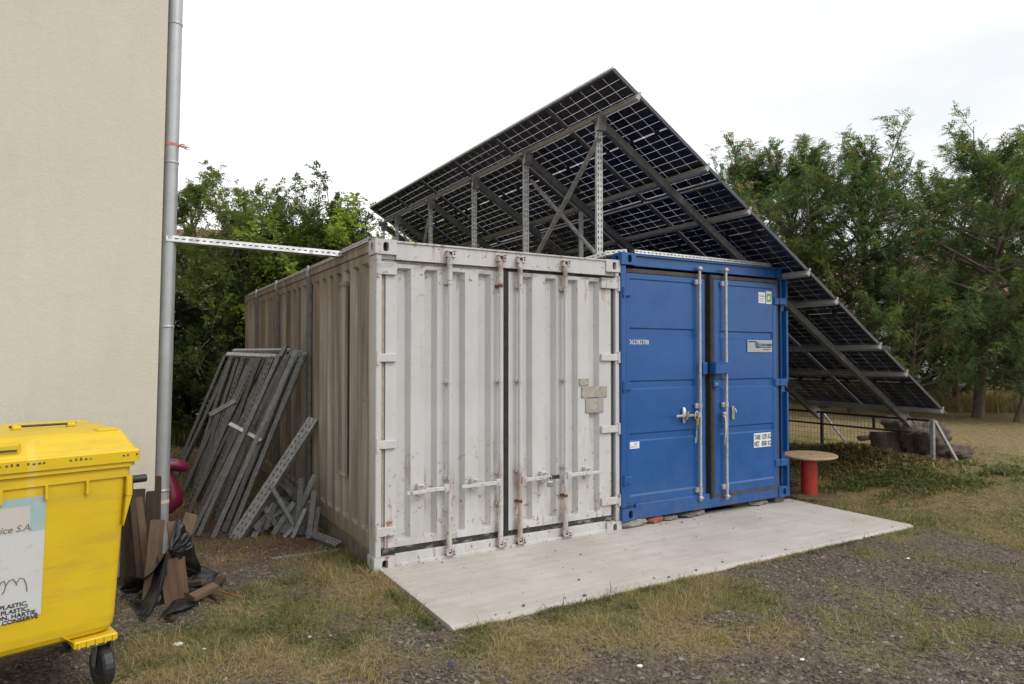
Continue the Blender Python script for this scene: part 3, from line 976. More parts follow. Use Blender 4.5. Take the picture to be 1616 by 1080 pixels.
# locking rods
rods = []
for k, (x, dr) in enumerate(((.622, dL), (1.106, dL), (1.302, dR), (1.784, dR))):
    mb = MB()
    mb.tube([(x, -0.028, 0.06), (x, -0.028, 2.50)], 0.0165, 14)
    mb.tube([(x, -0.028, 2.29), (x, -0.028, 2.475)], 0.0225, 14)
    mb.tube([(x, -0.028, 0.085), (x, -0.028, 0.26)], 0.0225, 14)
    rod = mb.build("lock_rod", wm, dr)
    rods.append(rod)
    for zc, zz_ in ((2.508, 1), (0.058, -1)):
        mb = MB()
        mb.box((x - .028, -0.045, zc - .026), (x - .010, 0.003, zc + .030), .003)
        mb.box((x + .016, -0.05, zc - .026), (x + .052, 0.003, zc + .030), .003)
        mb.box((x - .028, -0.05, zc + (.018 if zz_ > 0 else -.026)), (x + .052, -0.004, zc + (.030 if zz_ > 0 else -.014)), .002)
        mb.slot = 1
        mb.box((x + .027, -0.0512, zc - .008), (x + .039, -0.049, zc + .012))
        mb.box((x - .008, -0.035, zc - .016), (x + .014, 0.001, zc + .016))
        mb.build("cam_keeper", [wm, M['rust']], dr)
    for zc in (2.27, 1.45, 0.66, 0.40):
        mb = MB()
        mb.box((x - .034, -0.012, zc - .011), (x + .034, 0.0175, zc + .011), .002)
        mb.tube([(x, -0.028, zc - .012), (x, -0.028, zc + .012)], 0.0215, 12)
        mb.build("rod_guide", M['rust'] if (zc == 0.40 and k >= 2) or (k == 1 and zc == 2.27) else wm, dr)
    sgn = -1 if k < 2 else 1
    mb = MB()
    z = .585
    mb.box((x - .025 + sgn * .03, -0.060, z - .030), (x + .025 + sgn * .03, -0.018, z + .030), .004)
    mb.box((x + sgn * .05, -0.058, z - .017), (x + sgn * .22, -0.044, z + .017), .004)
    mb.box((x + sgn * .215, -0.066, z - .022 if k == 0 else z - .015), (x + sgn * .385, -0.052, z + .008 if k == 0 else z + .013), .004)
    mb.cyl((x + sgn * .035, -.066, z), (x + sgn * .035, -.058, z), .012, 8)
    lev = mb.build("lock_lever", wm, rod)
    if k == 2:
        box_obj("grip", M['black'], rod, (x + .285, -0.069, z - .018), (x + .392, -0.050, z + .016), .004)
    mb = MB()
    xc = x + sgn * .25
    mb.box((xc - .028, -0.030, z - .045), (xc + .028, 0.016, z + .050), .004)
    mb.tube([(xc - .012, -.03, z + .03), (xc - .012, -.075, z + .045), (xc + .012, -.075, z + .045), (xc + .012, -.03, z + .03)], .006, 7)
    mb.build("lever_catch", wm, dr)
    if k == 2:
        mb = MB()
        mb.tube([(xc + .008, -.078, z - .03), (xc + .008, -.082, z + .008), (xc + .026, -.082, z + .018), (xc + .044, -.082, z + .008), (xc + .044, -.078, z - .03)], .005, 8)
        mb.box((xc - .004, -.092, z - .082), (xc + .056, -.068, z - .030), .006)
        tag(mb.build("padlock", M['steel']), "small steel padlock hanging from a lock lever of the white container", "padlock")
# data plates
for (a, c, b2, d2) in ((1.968, 1.388, 2.076, 1.456), (1.995, 1.274, 2.293, 1.380), (2.042, 1.132, 2.252, 1.267)):
    mb = MB()
    mb.box((a, 0.008, c), (b2, 0.0165, d2), .002)
    for (px_, pz_) in ((a + .012, c + .012), (b2 - .012, c + .012), (a + .012, d2 - .012), (b2 - .012, d2 - .012)):
        mb.cyl((px_, 0.004, pz_), (px_, 0.012, pz_), .005, 8)
    mb.build("data_plate", M['old_plate'], dR)

# ------------------------------------------------------------------ blue container
BX, BY, BZ = 2.438, -0.040, 0.079
bc = thing("shipping_container", "clean blue storage container with two zinc lock rods beside the white one", "shipping container", (BX, BY, BZ))
bm_ = M['blue']
BW, BH, BD = 2.43, 2.591, 2.991
def B(x, y, z): return (BX + x, BY + y, BZ + z)
for x0, hx in ((0.0, .10), (BW - .178, BW - .085)):
    for z0 in (BH - .120, 0.0):
        casting(bc, bm_, BX + x0, BZ + z0, BY, True, BX + hx, left_hole=(x0 == 0) or None)
for x0 in (0.0, BW - .178):
    for z0 in (BH - .120, 0.0):
        casting(bc, bm_, BX + x0, BZ + z0, BY + BD - .16, False)
box_obj("corner_post", bm_, bc, B(0.005, 0.02, .118), B(0.075, .15, BH - .12), .008)
box_obj("corner_post", bm_, bc, B(BW - .07, 0.05, .118), B(BW - .005, .15, BH - .12), .006)
for a, c in ((.118, .42), (.50, 1.18), (1.29, 2.10), (2.24, BH - .12)):
    box_obj("post_flange", bm_, bc, B(BW - .035, 0.0, a), B(BW - .003, .05, c), .004)
for x0 in (0.0, BW - .07):
    box_obj("corner_post", bm_, bc, B(x0, BD - .15, .118), B(x0 + .07, BD, BH - .12), .006)
mb = MB()
mb.box(B(.178, .03, BH - .125), B(BW - .178, .12, BH - .012), .005)
mb.box(B(.178, .004, BH - .028), B(BW - .178, .11, BH - .010), .003)
mb.build("header", bm_, bc)
mb = MB()
mb.box(B(.178, .012, .0), B(BW - .178, .12, .150), .006)
mb.build("door_sill", bm_, bc)
for nm, a, c in (("side_wall", B(.012, .15, .05), B(.05, BD - .15, BH - .03)), ("side_wall", B(BW - .05, .15, .05), B(BW - .012, BD - .15, BH - .03)),
                 ("back_wall", B(.07, BD - .06, .05), B(BW - .07, BD - .03, BH - .03)), ("roof", B(.05, .12, BH - .05), B(BW - .05, BD - .05, BH - .03))):
    box_obj(nm, bm_, bc, a, c, 0)
box_obj("floor", M['dark'], bc, B(.06, .13, .10), B(BW - .06, BD - .1, .16), 0)

def blue_door(x0, x1, px0, px1, yo, bands):
    mb = MB()
    us = [x0, px0, px0 + .012, px1 - .012, px1, x1]
    zs_ = [0.215, 0.300, 0.318]
    rows = [0, 0, 1]
    for a, c in bands:           # (lower, upper) of each groove, rising
        zs_ += [a, a + .014, c - .012, c]
        rows += [1, 2, 2, 1]
    zs_ += [2.412, 2.424, 2.474]
    rows += [1, 0, 0]
    dep = (0, .007, .020)
    mb.relief(us, zs_, lambda i, j: dep[rows[j]] if 2 <= i <= 3 else 0, lambda u, v, d: (u, BY + yo + d, v))
    for xx in (x0, x1):
        mb.add([(xx, BY + yo, .215), (xx, BY + yo + .05, .215), (xx, BY + yo + .05, 2.474), (xx, BY + yo, 2.474)], [(0, 1, 2, 3)])
    for zz_ in (.215, 2.474):
        mb.add([(x0, BY + yo, zz_), (x1, BY + yo, zz_), (x1, BY + yo + .05, zz_), (x0, BY + yo + .05, zz_)], [(0, 1, 2, 3)])
    return mb.build("door", bm_, bc)
YL, YR = 0.034, 0.006
bL = blue_door(2.520, 3.575, 2.555, 3.445, YL, [(.830, .912), (1.337, 1.425), (1.838, 1.943)])
bR = blue_door(3.690, 4.672, 3.757, 4.617, YR, [(.829, .919), (1.328, 1.421), (1.841, 1.931)])
br_ = M['brown_rubber']
def gas(dr, a, c, m_=br_): return box_obj("gasket", m_, dr, a, c, .006)
gas(bL, (2.52, BY + YL + .004, 2.477), (3.575, BY + .08, 2.522))
gas(bL, (2.52, BY + YL + .004, .232 - .055), (3.575, BY + .08, .213))
gas(bR, (3.66, BY + YR + .002, 2.477), (4.672, BY + .07, 2.520))
gas(bR, (3.66, BY + YR + .002, .218 - .04), (4.672, BY + .07, .213))
gas(bR, (4.675, BY + YR + .004, .178), (4.710, BY + .07, 2.520))
gas(bR, (3.618, BY + YR - .012, .178), (3.657, BY + .06, 2.520), M['rubber'])
gas(bR, (3.659, BY + YR - .004, .214), (3.688, BY + .06, 2.476), br_)
box_obj("gasket", M['dark'], bL, (3.578, BY + YL + .012, .178), (3.616, BY + .09, 2.52), .002)  # near-black strip paints the shade of the gap between the doors
# hinges
for z in (2.28, 1.367, .467):
    mb = MB()
    mb.box((4.625, BY - .012, z - .040), (4.70, BY + .012, z + .040), .006)
    mb.box((4.70, BY - .020, z - .040), (4.822, BY + .03, z + .040), .008)
    mb.cyl((4.81, BY - .008, z - .055), (4.81, BY - .008, z + .055), .014, 10)
    mb.build("hinge", bm_, bR)
    mb = MB()
    mb.box((2.455, BY + .006, z - .035), (2.565, BY + .036, z + .035), .006)
    mb.cyl((2.475, BY + .012, z - .05), (2.475, BY + .012, z + .05), .013, 10)
    mb.build("hinge", bm_, bL)
# zinc rods
for k, (x, dr, yo, zt, zb) in enumerate(((3.468, bL, YL, 2.590, .170), (3.824, bR, YR, 2.595, .155))):
    yr = BY + yo - .038
    mb = MB()
    mb.tube([(x, yr, zb), (x, yr, zt)], .0145, 14)
    rod = mb.build("lock_rod", M['galv_light'], dr)
    for zc in (zt - .02, zb + .03):
        mb = MB()
        mb.tube([(x, yr, zc - .022), (x, yr, zc - .014), (x, yr, zc + .014), (x, yr, zc + .022)], [.016, .024, .024, .016], 12)
        mb.box((x - .018, yr - .02, zc - .006), (x + .030, yr + .038, zc + .010), .003)
        mb.build("cam_end", M['galv_light'], rod)
    for zc in (2.43, 1.15, .285):
        mb = MB()
        mb.box((x - .052, yr + .006, zc - .025), (x - .010, BY + yo - .001, zc + .025), .003)
        mb.tube([(x, yr, zc - .024), (x, yr, zc + .024)], .019, 12)
        mb.cyl((x - .036, yr - .004, zc), (x - .036, yr + .008, zc), .008, 8)
        mb.build("rod_guide", M['galv_light'], dr)
    mb = MB()
    if k == 0:
        mb.box((x - .065, yr - .026, 1.025), (x - .012, yr + .02, 1.085), .006)
        mb.box((x - .350, yr - .022, 1.045), (x - .060, yr - .008, 1.072), .006)
        mb.build("lock_handle", M['steel'], rod)
        mb = MB()
        mb.tube([(x - .205, BY + yo - .002, .985), (x - .205, BY + yo - .008, 1.0), (x - .205, BY + yo - .012, 1.06), (x - .205, BY + yo - .008, 1.12), (x - .205, BY + yo - .002, 1.135)], [.016, .022, .026, .022, .016], 10)
        mb.tube([(x - .205, yr - .005, 1.02), (x - .205, yr - .035, 1.055), (x - .205, yr - .03, 1.10)], .010, 8)
        mb.build("handle_catch", M['steel'], bL)
        mb = MB()
        mb.tube([(x - .105, yr - .03, 1.02), (x - .105, yr - .034, 1.085), (x - .085, yr - .034, 1.10), (x - .062, yr - .034, 1.085), (x - .062, yr - .03, 1.02)], .006, 8)
        mb.build_shackle = None
        pl = mb.build("padlock", M['steel'])
        tag(pl, "padlock with brass body and dangling key on the blue container door handle", "padlock")
        box_obj("lock_body", M['brass'], pl, (x - .100, yr - .046, .955), (x - .062, yr - .022, 1.022), .006)
        mb = MB()
        mb.tube([(x - .085, yr - .034, .953), (x - .088, yr - .034, .92), (x - .085, yr - .036, .89)], .004, 6)
        mb.box((x - .098, yr - .038, .80), (x - .084, yr - .034, .90), .002)
        mb.box((x - .112, yr - .036, .775), (x - .090, yr - .032, .83), .002)
        mb.build("key", M['steel'], pl)
    else:
        mb.box((x - .065, yr - .022, 1.02), (x - .012, yr + .02, 1.075), .006)
        mb.tube([(x - .045, yr - .018, 1.03), (x - .042, yr - .024, .95), (x - .052, yr - .034, .86), (x - .060, yr - .030, .80), (x - .060, yr - .024, .73)], [.015, .015, .013, .012, .013], 8)
        mb.build("lock_handle", M['steel'], rod)
        mb = MB()
        mb.box((3.937, BY + yo - .010, .985), (3.978, BY + yo - .001, 1.13), .008)
        mb.box((3.950, BY + yo - .016, 1.03), (3.966, BY + yo - .009, 1.08), .003)
        mb.tube([(3.957, BY + yo - .01, 1.10), (3.957, BY + yo - .035, 1.105), (3.975, BY + yo - .035, 1.06)], .006, 7)
        mb.build("catch_plate", M['steel'], bR)
# lock box with its counterpart
mb = MB(); mb.box((3.610, BY - .085, 1.478), (3.802, BY + YR - .002, 1.593), .006); mb.box((3.618, BY - .088, 1.590), (3.79, BY + YR - .002, 1.600), .002)
mb.build("lock_box", bm_, bR)
box_obj("lock_tab", bm_, bL, (3.505, BY - .01, 1.475), (3.572, BY + YL - .001, 1.600), .004)
mb = MB(); mb.box((3.640, BY - .030, 1.340), (3.740, BY + YR - .002, 1.412), .005)
ct = mb.build("catch_tab", bm_, bR)
box_obj("seal_dot", M['green_label'], bR, (3.664, BY - .0335, 1.36), (3.690, BY - .0305, 1.386), 0)
# lettering and stickers
yl = BY + YL + .0055
text("lettering", "062382788", M['white_ink'], bL, (2.556, BY + YL + .0060, 1.780), .066, sx=.86)
lb = MB().box((4.290, BY + YR + .003, .660), (4.568, BY + YR + .0062, .815), 0).build("weight_label", M['white_label'], bR)
for wd, xx, zz_ in (("TARE", 4.297, .747), ("1270", 4.412, .747), ("KG", 4.512, .747), ("NET.", 4.297, .673), ("8500", 4.412, .673), ("KG", 4.512, .673)):
    text("lettering", wd, M['ink'], lb, (xx, BY + YR + .0022, zz_), .075, sx=.56, bold=0.0016)
lb = MB().box((4.190, BY + YR - .004, 1.706), (4.590, BY + YR + .0066, 1.840), .002).build("maker_plate", M['plate'], bR)
mb = MB()
yp0, yp1 = BY + YR - .0062, BY + YR - .0042
mb.box((4.205, yp0, 1.815), (4.335, yp1, 1.829))
for k in range(3):
    mb.box((4.305 + .004 * k, yp0, 1.800 - .017 * k), (4.375, yp1, 1.812 - .017 * k), 0)
mb.box((4.375, yp0, 1.756), (4.575, yp1, 1.764))
mb.box((4.325, yp0, 1.752), (4.3745, yp1, 1.7645))
mb.build("emblem", M['blue_ink'], lb)
text("lettering", "CONTAINEX", M['blue_ink'], lb, (4.382, yp0, 1.772), .042, sx=.86, bold=0.0008)
text("lettering", "www.containex.com", M['blue_ink'], lb, (4.430, yp0, 1.732), .016, sx=.95)
lb = MB().box((4.380, BY + YR + .003, 2.250), (4.490, BY + YR + .0063, 2.372), 0).build("sticker", M['white_label'], bR)
text("lettering", "ACHTUNG", M['blue_ink'], lb, (4.392, BY + YR + .0024, 2.322), .022, sx=.8)
mb = MB()
for k in range(3):
    mb.box((4.392, BY + YR + .0024, 2.300 - .016 * k), (4.474 - .012 * k, BY + YR + .0032, 2.304 - .016 * k))
mb.build("print_line", M['grey_ink'], lb)
lb = MB().box((4.505, BY + YR + .003, 2.245), (4.595, BY + YR + .0063, 2.388), 0).build("sticker", M['white_label'], bR)
mb = MB(); mb.box((4.513, BY + YR + .0022, 2.268), (4.587, BY + YR + .0030, 2.360)); mb.build("green_field", M['green_label'], lb)
mb = MB(); mb.m = Matrix.Translation((4.55, BY + YR + .0020, 2.314)) @ Matrix.Rotation(math.pi / 2, 4, 'X')
mb.lathe([(.0, 0.0), (.022, 0.0)], 16); mb.build("pale_emblem", M['white_label'], lb)
lb = MB().box((2.546, BY + YL + .003, .762), (2.680, BY + YL + .0063, .828), 0).build("sticker", M['white_label'], bL)
text("lettering", "CTX", M['blue_ink'], lb, (2.612, BY + YL + .0024, .800), .022)
text("lettering", "8 81 21 51", M['grey_ink'], lb, (2.566, BY + YL + .0024, .774), .020)

# ------------------------------------------------------------------ solar array
sa = thing("solar_array", "sloping solar panel array on slotted posts rising above both containers", "solar array", (2.35, 0.19, 2.6))
A0 = Vector((2.085, -0.345, 4.252))
SD = Vector((5.517, 0, -3.360)).normalized()          # down the slope
YD = Vector((0, 1, 0))
ND = SD.cross(YD).normalized()
if ND.z < 0: ND = -ND                                  # up and out of the face
def SP(s, y, n=0.0):                                   # slope metres, along, above the underside plane
    return A0 + SD * s + YD * y + ND * n
PL, PW, NC, NR = 1.617, 1.125, 6, 4
# one panel mesh, shared (local: x = slope, y = along, z = outward)
PM = Matrix(((SD.x, 0, ND.x, 0), (SD.y, 1, ND.y, 0), (SD.z, 0, ND.z, 0), (0, 0, 0, 1)))
pl_, pw_ = PL - .026, PW - .018
def local_obj(name, mb, mats):
    o = mb.build(name, mats)
    return o
mb = MB()
th, lip = .035, .022
mb.box((0, 0, 0), (pl_, .010, th)); mb.box((0, pw_ - .010, 0), (pl_, pw_, th))
mb.box((0, .010, 0), (.010, pw_ - .010, th)); mb.box((pl_ - .010, .010, 0), (pl_, pw_ - .010, th))
mb.box((.010, .010, 0), (lip, pw_ - .010, .002)); mb.box((pl_ - lip, .010, 0), (pl_ - .010, pw_ - .010, .002))
mb.box((lip, .010, 0), (pl_ - lip, lip, .002)); mb.box((lip, pw_ - lip, 0), (pl_ - lip, pw_ - .010, .002))
p_frame = local_obj("frame", mb, M['frame'])
mb = MB()
mb.box((.0102, .0102, .028), (pl_ - .0102, pw_ - .0102, .033))
p_glass = local_obj("glass", mb, M['glass'])
mb = MB()
gm = .013
GP = .0031
cw = (pw_ - .022 - 2 * gm - 5 * GP) / 6
mid = .015
cl = (pl_ - .022 - 2 * gm - mid - 14 * GP) / 16
for i in range(6):
    y0 = .011 + gm + i * (cw + GP)
    for j in range(16):
        x0 = .011 + gm + j * (cl + GP) + ((mid - GP) if j >= 8 else 0)
        mb.box((x0, y0, .0225), (x0 + cl, y0 + cw, .0235))
p_cells = local_obj("cell_matrix", mb, M['cell'])
p_cells["kind"] = "stuff"
mb = MB()
for i in range(6):                                     # silver bus ribbon pieces along the middle
    y0 = .011 + gm + i * (cw + GP)
    mb.box((pl_ / 2 - .0035, y0 + .012, .0240), (pl_ / 2 + .0035, y0 + cw - .012, .0245))
p_rib = local_obj("ribbon", mb, M['alu'])
p_rib["kind"] = "stuff"
mb = MB()
for yy in (.17, .55, .93):
    mb.box((pl_ / 2 - .03, yy - .03, .004), (pl_ / 2 + .03, yy + .03, .021), .004)
for yy, s in ((.17, 1), (.93, -1)):
    pts = [(pl_ / 2, yy, .006)]
    for q in range(1, 9):
        t = q / 8
        pts.append((pl_ / 2 + .10 * math.sin(t * 2.6) , yy + s * (.30 * t) , .004 - .05 * math.sin(t * 3.14)))
    mb.tube(pts, .0035, 5)
p_box = local_obj("junction_box", mb, M['black'])
protos = (p_frame, p_glass, p_cells, p_rib, p_box)
first = True
for r in range(NR):
    for c in range(NC):
        base = SP(r * PL + .013, c * PW + .009)
        pe = bpy.data.objects.new("solar_panel", None)
        pe.empty_display_size = .1
        COL.objects.link(pe)
        pe.parent = sa
        pe.matrix_local = Matrix.Translation(base - sa.location) @ PM
        for p in protos:
            q = p if first else p.copy()
            if not first: COL.objects.link(q)
            q.parent = pe
        first = False
# light upper edge strip
YA, YB = -0.015, NC * PW + .01
mb = MB()
mb.m = Matrix.Translation(SP(0, 0)) @ PM
mb.box((-.006, 0, .004), (.0, NC * PW, .036))
mb.build("edge_trim", M['frame_top'], sa)
# rails
RAILS = (.352, 1.385, 2.085, 3.190, 3.760, 4.730, 5.372, 6.312)
for s in RAILS:
    mb = MB()
    mb.m = Matrix.Translation(SP(s, 0)) @ PM
    mb.box((-.022, YA, -.058), (.022, YB, -.002), .003)
    mb.box((-.026, YA, -.012), (.026, YB, -.004), .002)
    ra = mb.build("rail", M['alu'], sa)
    mb = MB()
    mb.m = Matrix.Translation(SP(s, 0)) @ PM
    mb.box((-.022, YA - .006, -.054), (.022, YA - .001, -.004), .002)
    mb.box((-.012, YA - .002, -.001), (.012, YA + .012, .038), .002)
    mb.build("end_clamp", M['alu_bright'], ra)
# rafters with slotted webs, posts and braces
POSTS = (.19, 1.57, 2.88, 4.32, 5.72, 6.40)
for k, y in enumerate(POSTS):
    yo = y - A0.y
    mb = MB()
    p0, p1 = SP(.30, yo, -.060), SP(6.62 if k < 2 else 6.5, yo, -.060)
    mb.m = frame_mat(p0, p1, -ND)
    mb.m = Matrix.Translation(-ND * .078) @ mb.m
    mb.channel((p1 - p0).length, .062, .076, k < 3, rows=[-.013, .013], pitch=.06)
    rf = mb.build("rafter", M['galv_dull'], sa)
    if k < 2:
        mb = MB()
        mb.m = frame_mat(SP(6.50, yo + .045, -.02), SP(6.80, yo + .045, -.02), -ND)
        mb.box((-.05, 0, 0), (.05, .004, .24), 0)
        mb.build("end_plate", M['galv_light'], rf)
    if y > 6.1:
        zb = ground_h(2.35, y) ; zb = float(zb)
    else:
        zb = 2.575
    top = SP(.345, yo, -.07)
    mb = MB()
    L = top.z - zb - .02
    w = .062 if k < 3 else .055
    mb.m = frame_mat((2.352, y, zb), (2.352, y, zb + L), (-.25, -1, 0))
    mb.channel(L, w, .045, True, rows=[-.015, .015], pitch=.055)
    po = mb.build("post", M['galv_light'], sa)
    mb = MB()
    mb.m = Matrix.Translation((2.352, y, zb + L - .05))
    mb.box((-.05, -.045, -.06), (.05, -.008, .085), .003)
    mb.box((-.07, -.03, .05), (.08, .05, .075), .003)
    mb.cyl((.0, -.052, .0), (.0, -.044, .0), .012, 6)
    mb.build("head_bracket", M['galv'], po)
def strut(p0, p1, w, m_, name="brace", perf=False):
    mb = MB()
    mb.m = frame_mat(p0, p1, (-.3, -1, .1))
    mb.channel((Vector(p1) - Vector(p0)).length, w, .03, perf)
    return mb.build(name, m_, sa)
strut((2.33, 1.50, 2.62), (2.325, .165, 3.80), .045, M['galv'])
strut((2.40, .23, 2.63), (2.40, 1.55, 3.72), .032, M['galv'])
strut((2.33, 4.85, 2.60), (2.33, 4.36, 3.75), .036, M['galv'])
strut((2.40, 5.70, 3.85), (2.40, 4.40, 2.62), .03, M['galv'])
# secondary row of short legs under the second rail, standing on the blue roof and behind it
for y in (1.60, 2.90, 4.34):
    yo = y - A0.y
    t_ = SP(1.35, yo, -.14)
    mb = MB()
    zb = 2.62 if y < 2.9 else float(ground_h(t_.x, y))
    mb.m = frame_mat((t_.x, y, zb), (t_.x, y, t_.z), (-.25, -1, 0))
    mb.channel(t_.z - zb, .045, .04, False)
    mb.build("post", M['galv_light'], sa)
# slotted strips clamped along the container tops
def strip(p0, p1, hint, w=.05, rows=(0.0,), m_='galv_light', pitch=.05, name="mounting_strip", flange=True):
    mb = MB()
    mb.m = frame_mat(p0, p1, hint)
    L = (Vector(p1) - Vector(p0)).length
    if flange: mb.channel(L, w, .035, True, rows=list(rows), pitch=pitch)
    else: mb.perf(L, w, list(rows), pitch=pitch)
    return mb.build(name, M[m_], sa)
strip((2.618, BY + .02, 2.688), (4.60, BY + .02, 2.688), (0, -1, .35), .040)
strip((2.20, .30, 2.606), (2.365, .12, 2.665), (0, -1, .4), .045)
strip((2.365, .12, 2.672), (2.560, .03, 2.694), (0, -1, .4), .045)
strip((-.012, 0.90, 2.606), (-.012, .17, 2.606), (-1, -.2, .2), .040)
strip((0.015, 0.95, 2.600), (0.015, 5.9, 2.600), (-1, 0, .1), .026, m_='galv_light', pitch=.3, name="mounting_strip")
for y, w in ((2.12, .080), (3.72, .085), (5.08, .095)):
    strip((-.014, y, .10), (-.014, y, 2.56), (-1, 0, 0), w, (-.02, .02), 'galv_dull', .06)
    mb = MB(); mb.box((-.02, y - .03, 2.50), (-.004, y + .03, 2.612)); mb.build("top_clip", M['galv_light'], sa)

# ------------------------------------------------------------------ yellow bin
P0 = Vector((-1.774, -1.137, 0))
yb = thing("waste_bin", "large yellow wheeled recycling bin with worn white sticker", "bin", P0)
yb.rotation_euler.z = math.atan2(.259, .966)
ym = M['yellow']
def loc_build(mb, name, mats, parent): return mb.build(name, mats, parent, local=True)
# body: tapered shell, rings of a rounded rectangle
def rrect(x0, x1, y0, y1, r, z, n=9):
    pts = []
    for cx, cy, a0 in ((x1 - r, y0 + r, -90), (x1 - r, y1 - r, 0), (x0 + r, y1 - r, 90), (x0 + r, y0 + r, 180)):
        for k in range(n):
            a = math.radians(a0 + 90 * k / (n - 1))
            pts.append((cx + r * math.cos(a), cy + r * math.sin(a), z))
    return pts
def loft(mb, rings, smooth=False, cap0=True, cap1=True):
    n = len(rings[0])
    vs = sum(rings, [])
    fs = []
    for i in range(len(rings) - 1):
        for k in range(n):
            k2 = (k + 1) % n
            fs.append((i * n + k, i * n + k2, (i + 1) * n + k2, (i + 1) * n + k))
    if cap0: fs.append(tuple(range(n))[::-1])
    if cap1: fs.append(tuple((len(rings) - 1) * n + k for k in range(n)))
    mb.add(vs, fs, smooth)
LX = -1.24
mb = MB()
rings = []
for z, ins in ((.255, .10), (.275, .062), (.30, .048), (.34, .042), (.75, .018), (1.04, .0), (1.05, .0)):
    rings.append(rrect(LX + ins * 1.0, .074 - ins * .9, ins * .9, .86 - ins, .055, z))
loft(mb, rings)
loc_build(mb, "body", ym, yb)
mb = MB()
rings = [rrect(LX - .012, .086, -.012, .875, .05, z) for z in (1.052, 1.10)]
rings += [rrect(LX - .03, .104, -.030, .89, .05, z) for z in (1.105, 1.128)]
loft(mb, rings)
loc_build(mb, "rim", ym, yb)
for xx in (-.62, -.46, -.285, -.115):
    mb = MB()
    mb.box((xx - .006, -.020, .985), (xx + .006, .012, 1.052), .002)
    loc_build(mb, "rib", ym, yb)
mb = MB()                                             # corner flange by the trunnion
mb.box((.060, -.014, .95), (.088, .10, 1.052), .004)
mb.add([(.060, -.010, .95), (.086, -.010, .95), (.050, -.004, .80), (.060, .09, .95), (.086, .09, .95), (.05, .09, .80)], [(0, 1, 2), (3, 5, 4), (1, 4, 5, 2), (0, 2, 5, 3)])
loc_build(mb, "corner_flange", ym, yb)
# lid
mb = MB()
rings = [rrect(LX - .040, .118, -.042, .90, .03, 1.130), rrect(LX - .042, .120, -.044, .90, .03, 1.182),
         rrect(LX - .034, .112, -.034, .895, .03, 1.190), rrect(LX - .030, .106, -.026, .89, .03, 1.192),
         rrect(LX - .028, .102, -.016, .885, .03, 1.206), rrect(LX - .022, .096, -.008, .88, .03, 1.208),
         rrect(LX + .01, .070, .055, .86, .03, 1.268), rrect(LX + .015, .064, .075, .85, .03, 1.280), rrect(LX + .02, .058, .11, .84, .04, 1.285)]
loft(mb, rings)
lid = loc_build(mb, "lid", ym, yb)
mb = MB()
mb.box((-.56, -.004, 1.204), (-.385, .10, 1.262), .004)
mb.box((-.55, -.010, 1.216), (-.395, .01, 1.256), .003)
loc_build(mb, "lid_handle", ym, lid)
mb = MB(); mb.box((-.545, -.0135, 1.224), (-.402, -.009, 1.234)); loc_build(mb, "handle_pocket_shade", M['brown_rubber'], lid)  # raised dark strip paints the shade of the handle pocket
mb = MB(); mb.box((-.050, .085, 1.276), (.045, .16, 1.294), .006); loc_build(mb, "lid_pad", ym, lid)
mb = MB()
mb.tube([(-.36, .45, 1.300), (-.06, .45, 1.300)], .006, 8)
loc_build(mb, "hinge_rod", M['black'], lid)
for xx in (-.33, -.085):
    mb = MB(); mb.box((xx - .02, .42, 1.284), (xx + .02, .48, 1.306), .006); loc_build(mb, "hinge_knuckle", ym, lid)
# small dark nicks along the skirt
mb = MB()
for k in range(30):
    xx = .10 - k * .021 + random.uniform(-.003, .003)
    if 4 <= k <= 8 or random.random() < .2: continue
    mb.box((xx - random.uniform(.002, .006), -.0456, 1.160), (xx + random.uniform(.002, .006), -.0432, 1.160 + random.uniform(.005, .014)))
o = loc_build(mb, "scuff_mark", M['brown_rubber'], lid)
o["kind"] = "stuff"
# trunnion
mb = MB()
mb.box((.060, .10, .90), (.128, .22, 1.03), .012)
mb.add([(.06, .10, .905), (.12, .10, .905), (.06, .22, .905), (.12, .22, .905), (.045, .12, .80), (.075, .12, .80), (.045, .20, .80), (.075, .20, .80)],
       [(0, 1, 5, 4), (2, 6, 7, 3), (1, 3, 7, 5), (0, 4, 6, 2)])
tr_ = loc_build(mb, "trunnion_block", M['black'], yb)
mb = MB(); mb.tube([(.12, .16, 1.005), (.205, .16, 1.005)], .021, 14); loc_build(mb, "trunnion_pin", M['black'], tr_)
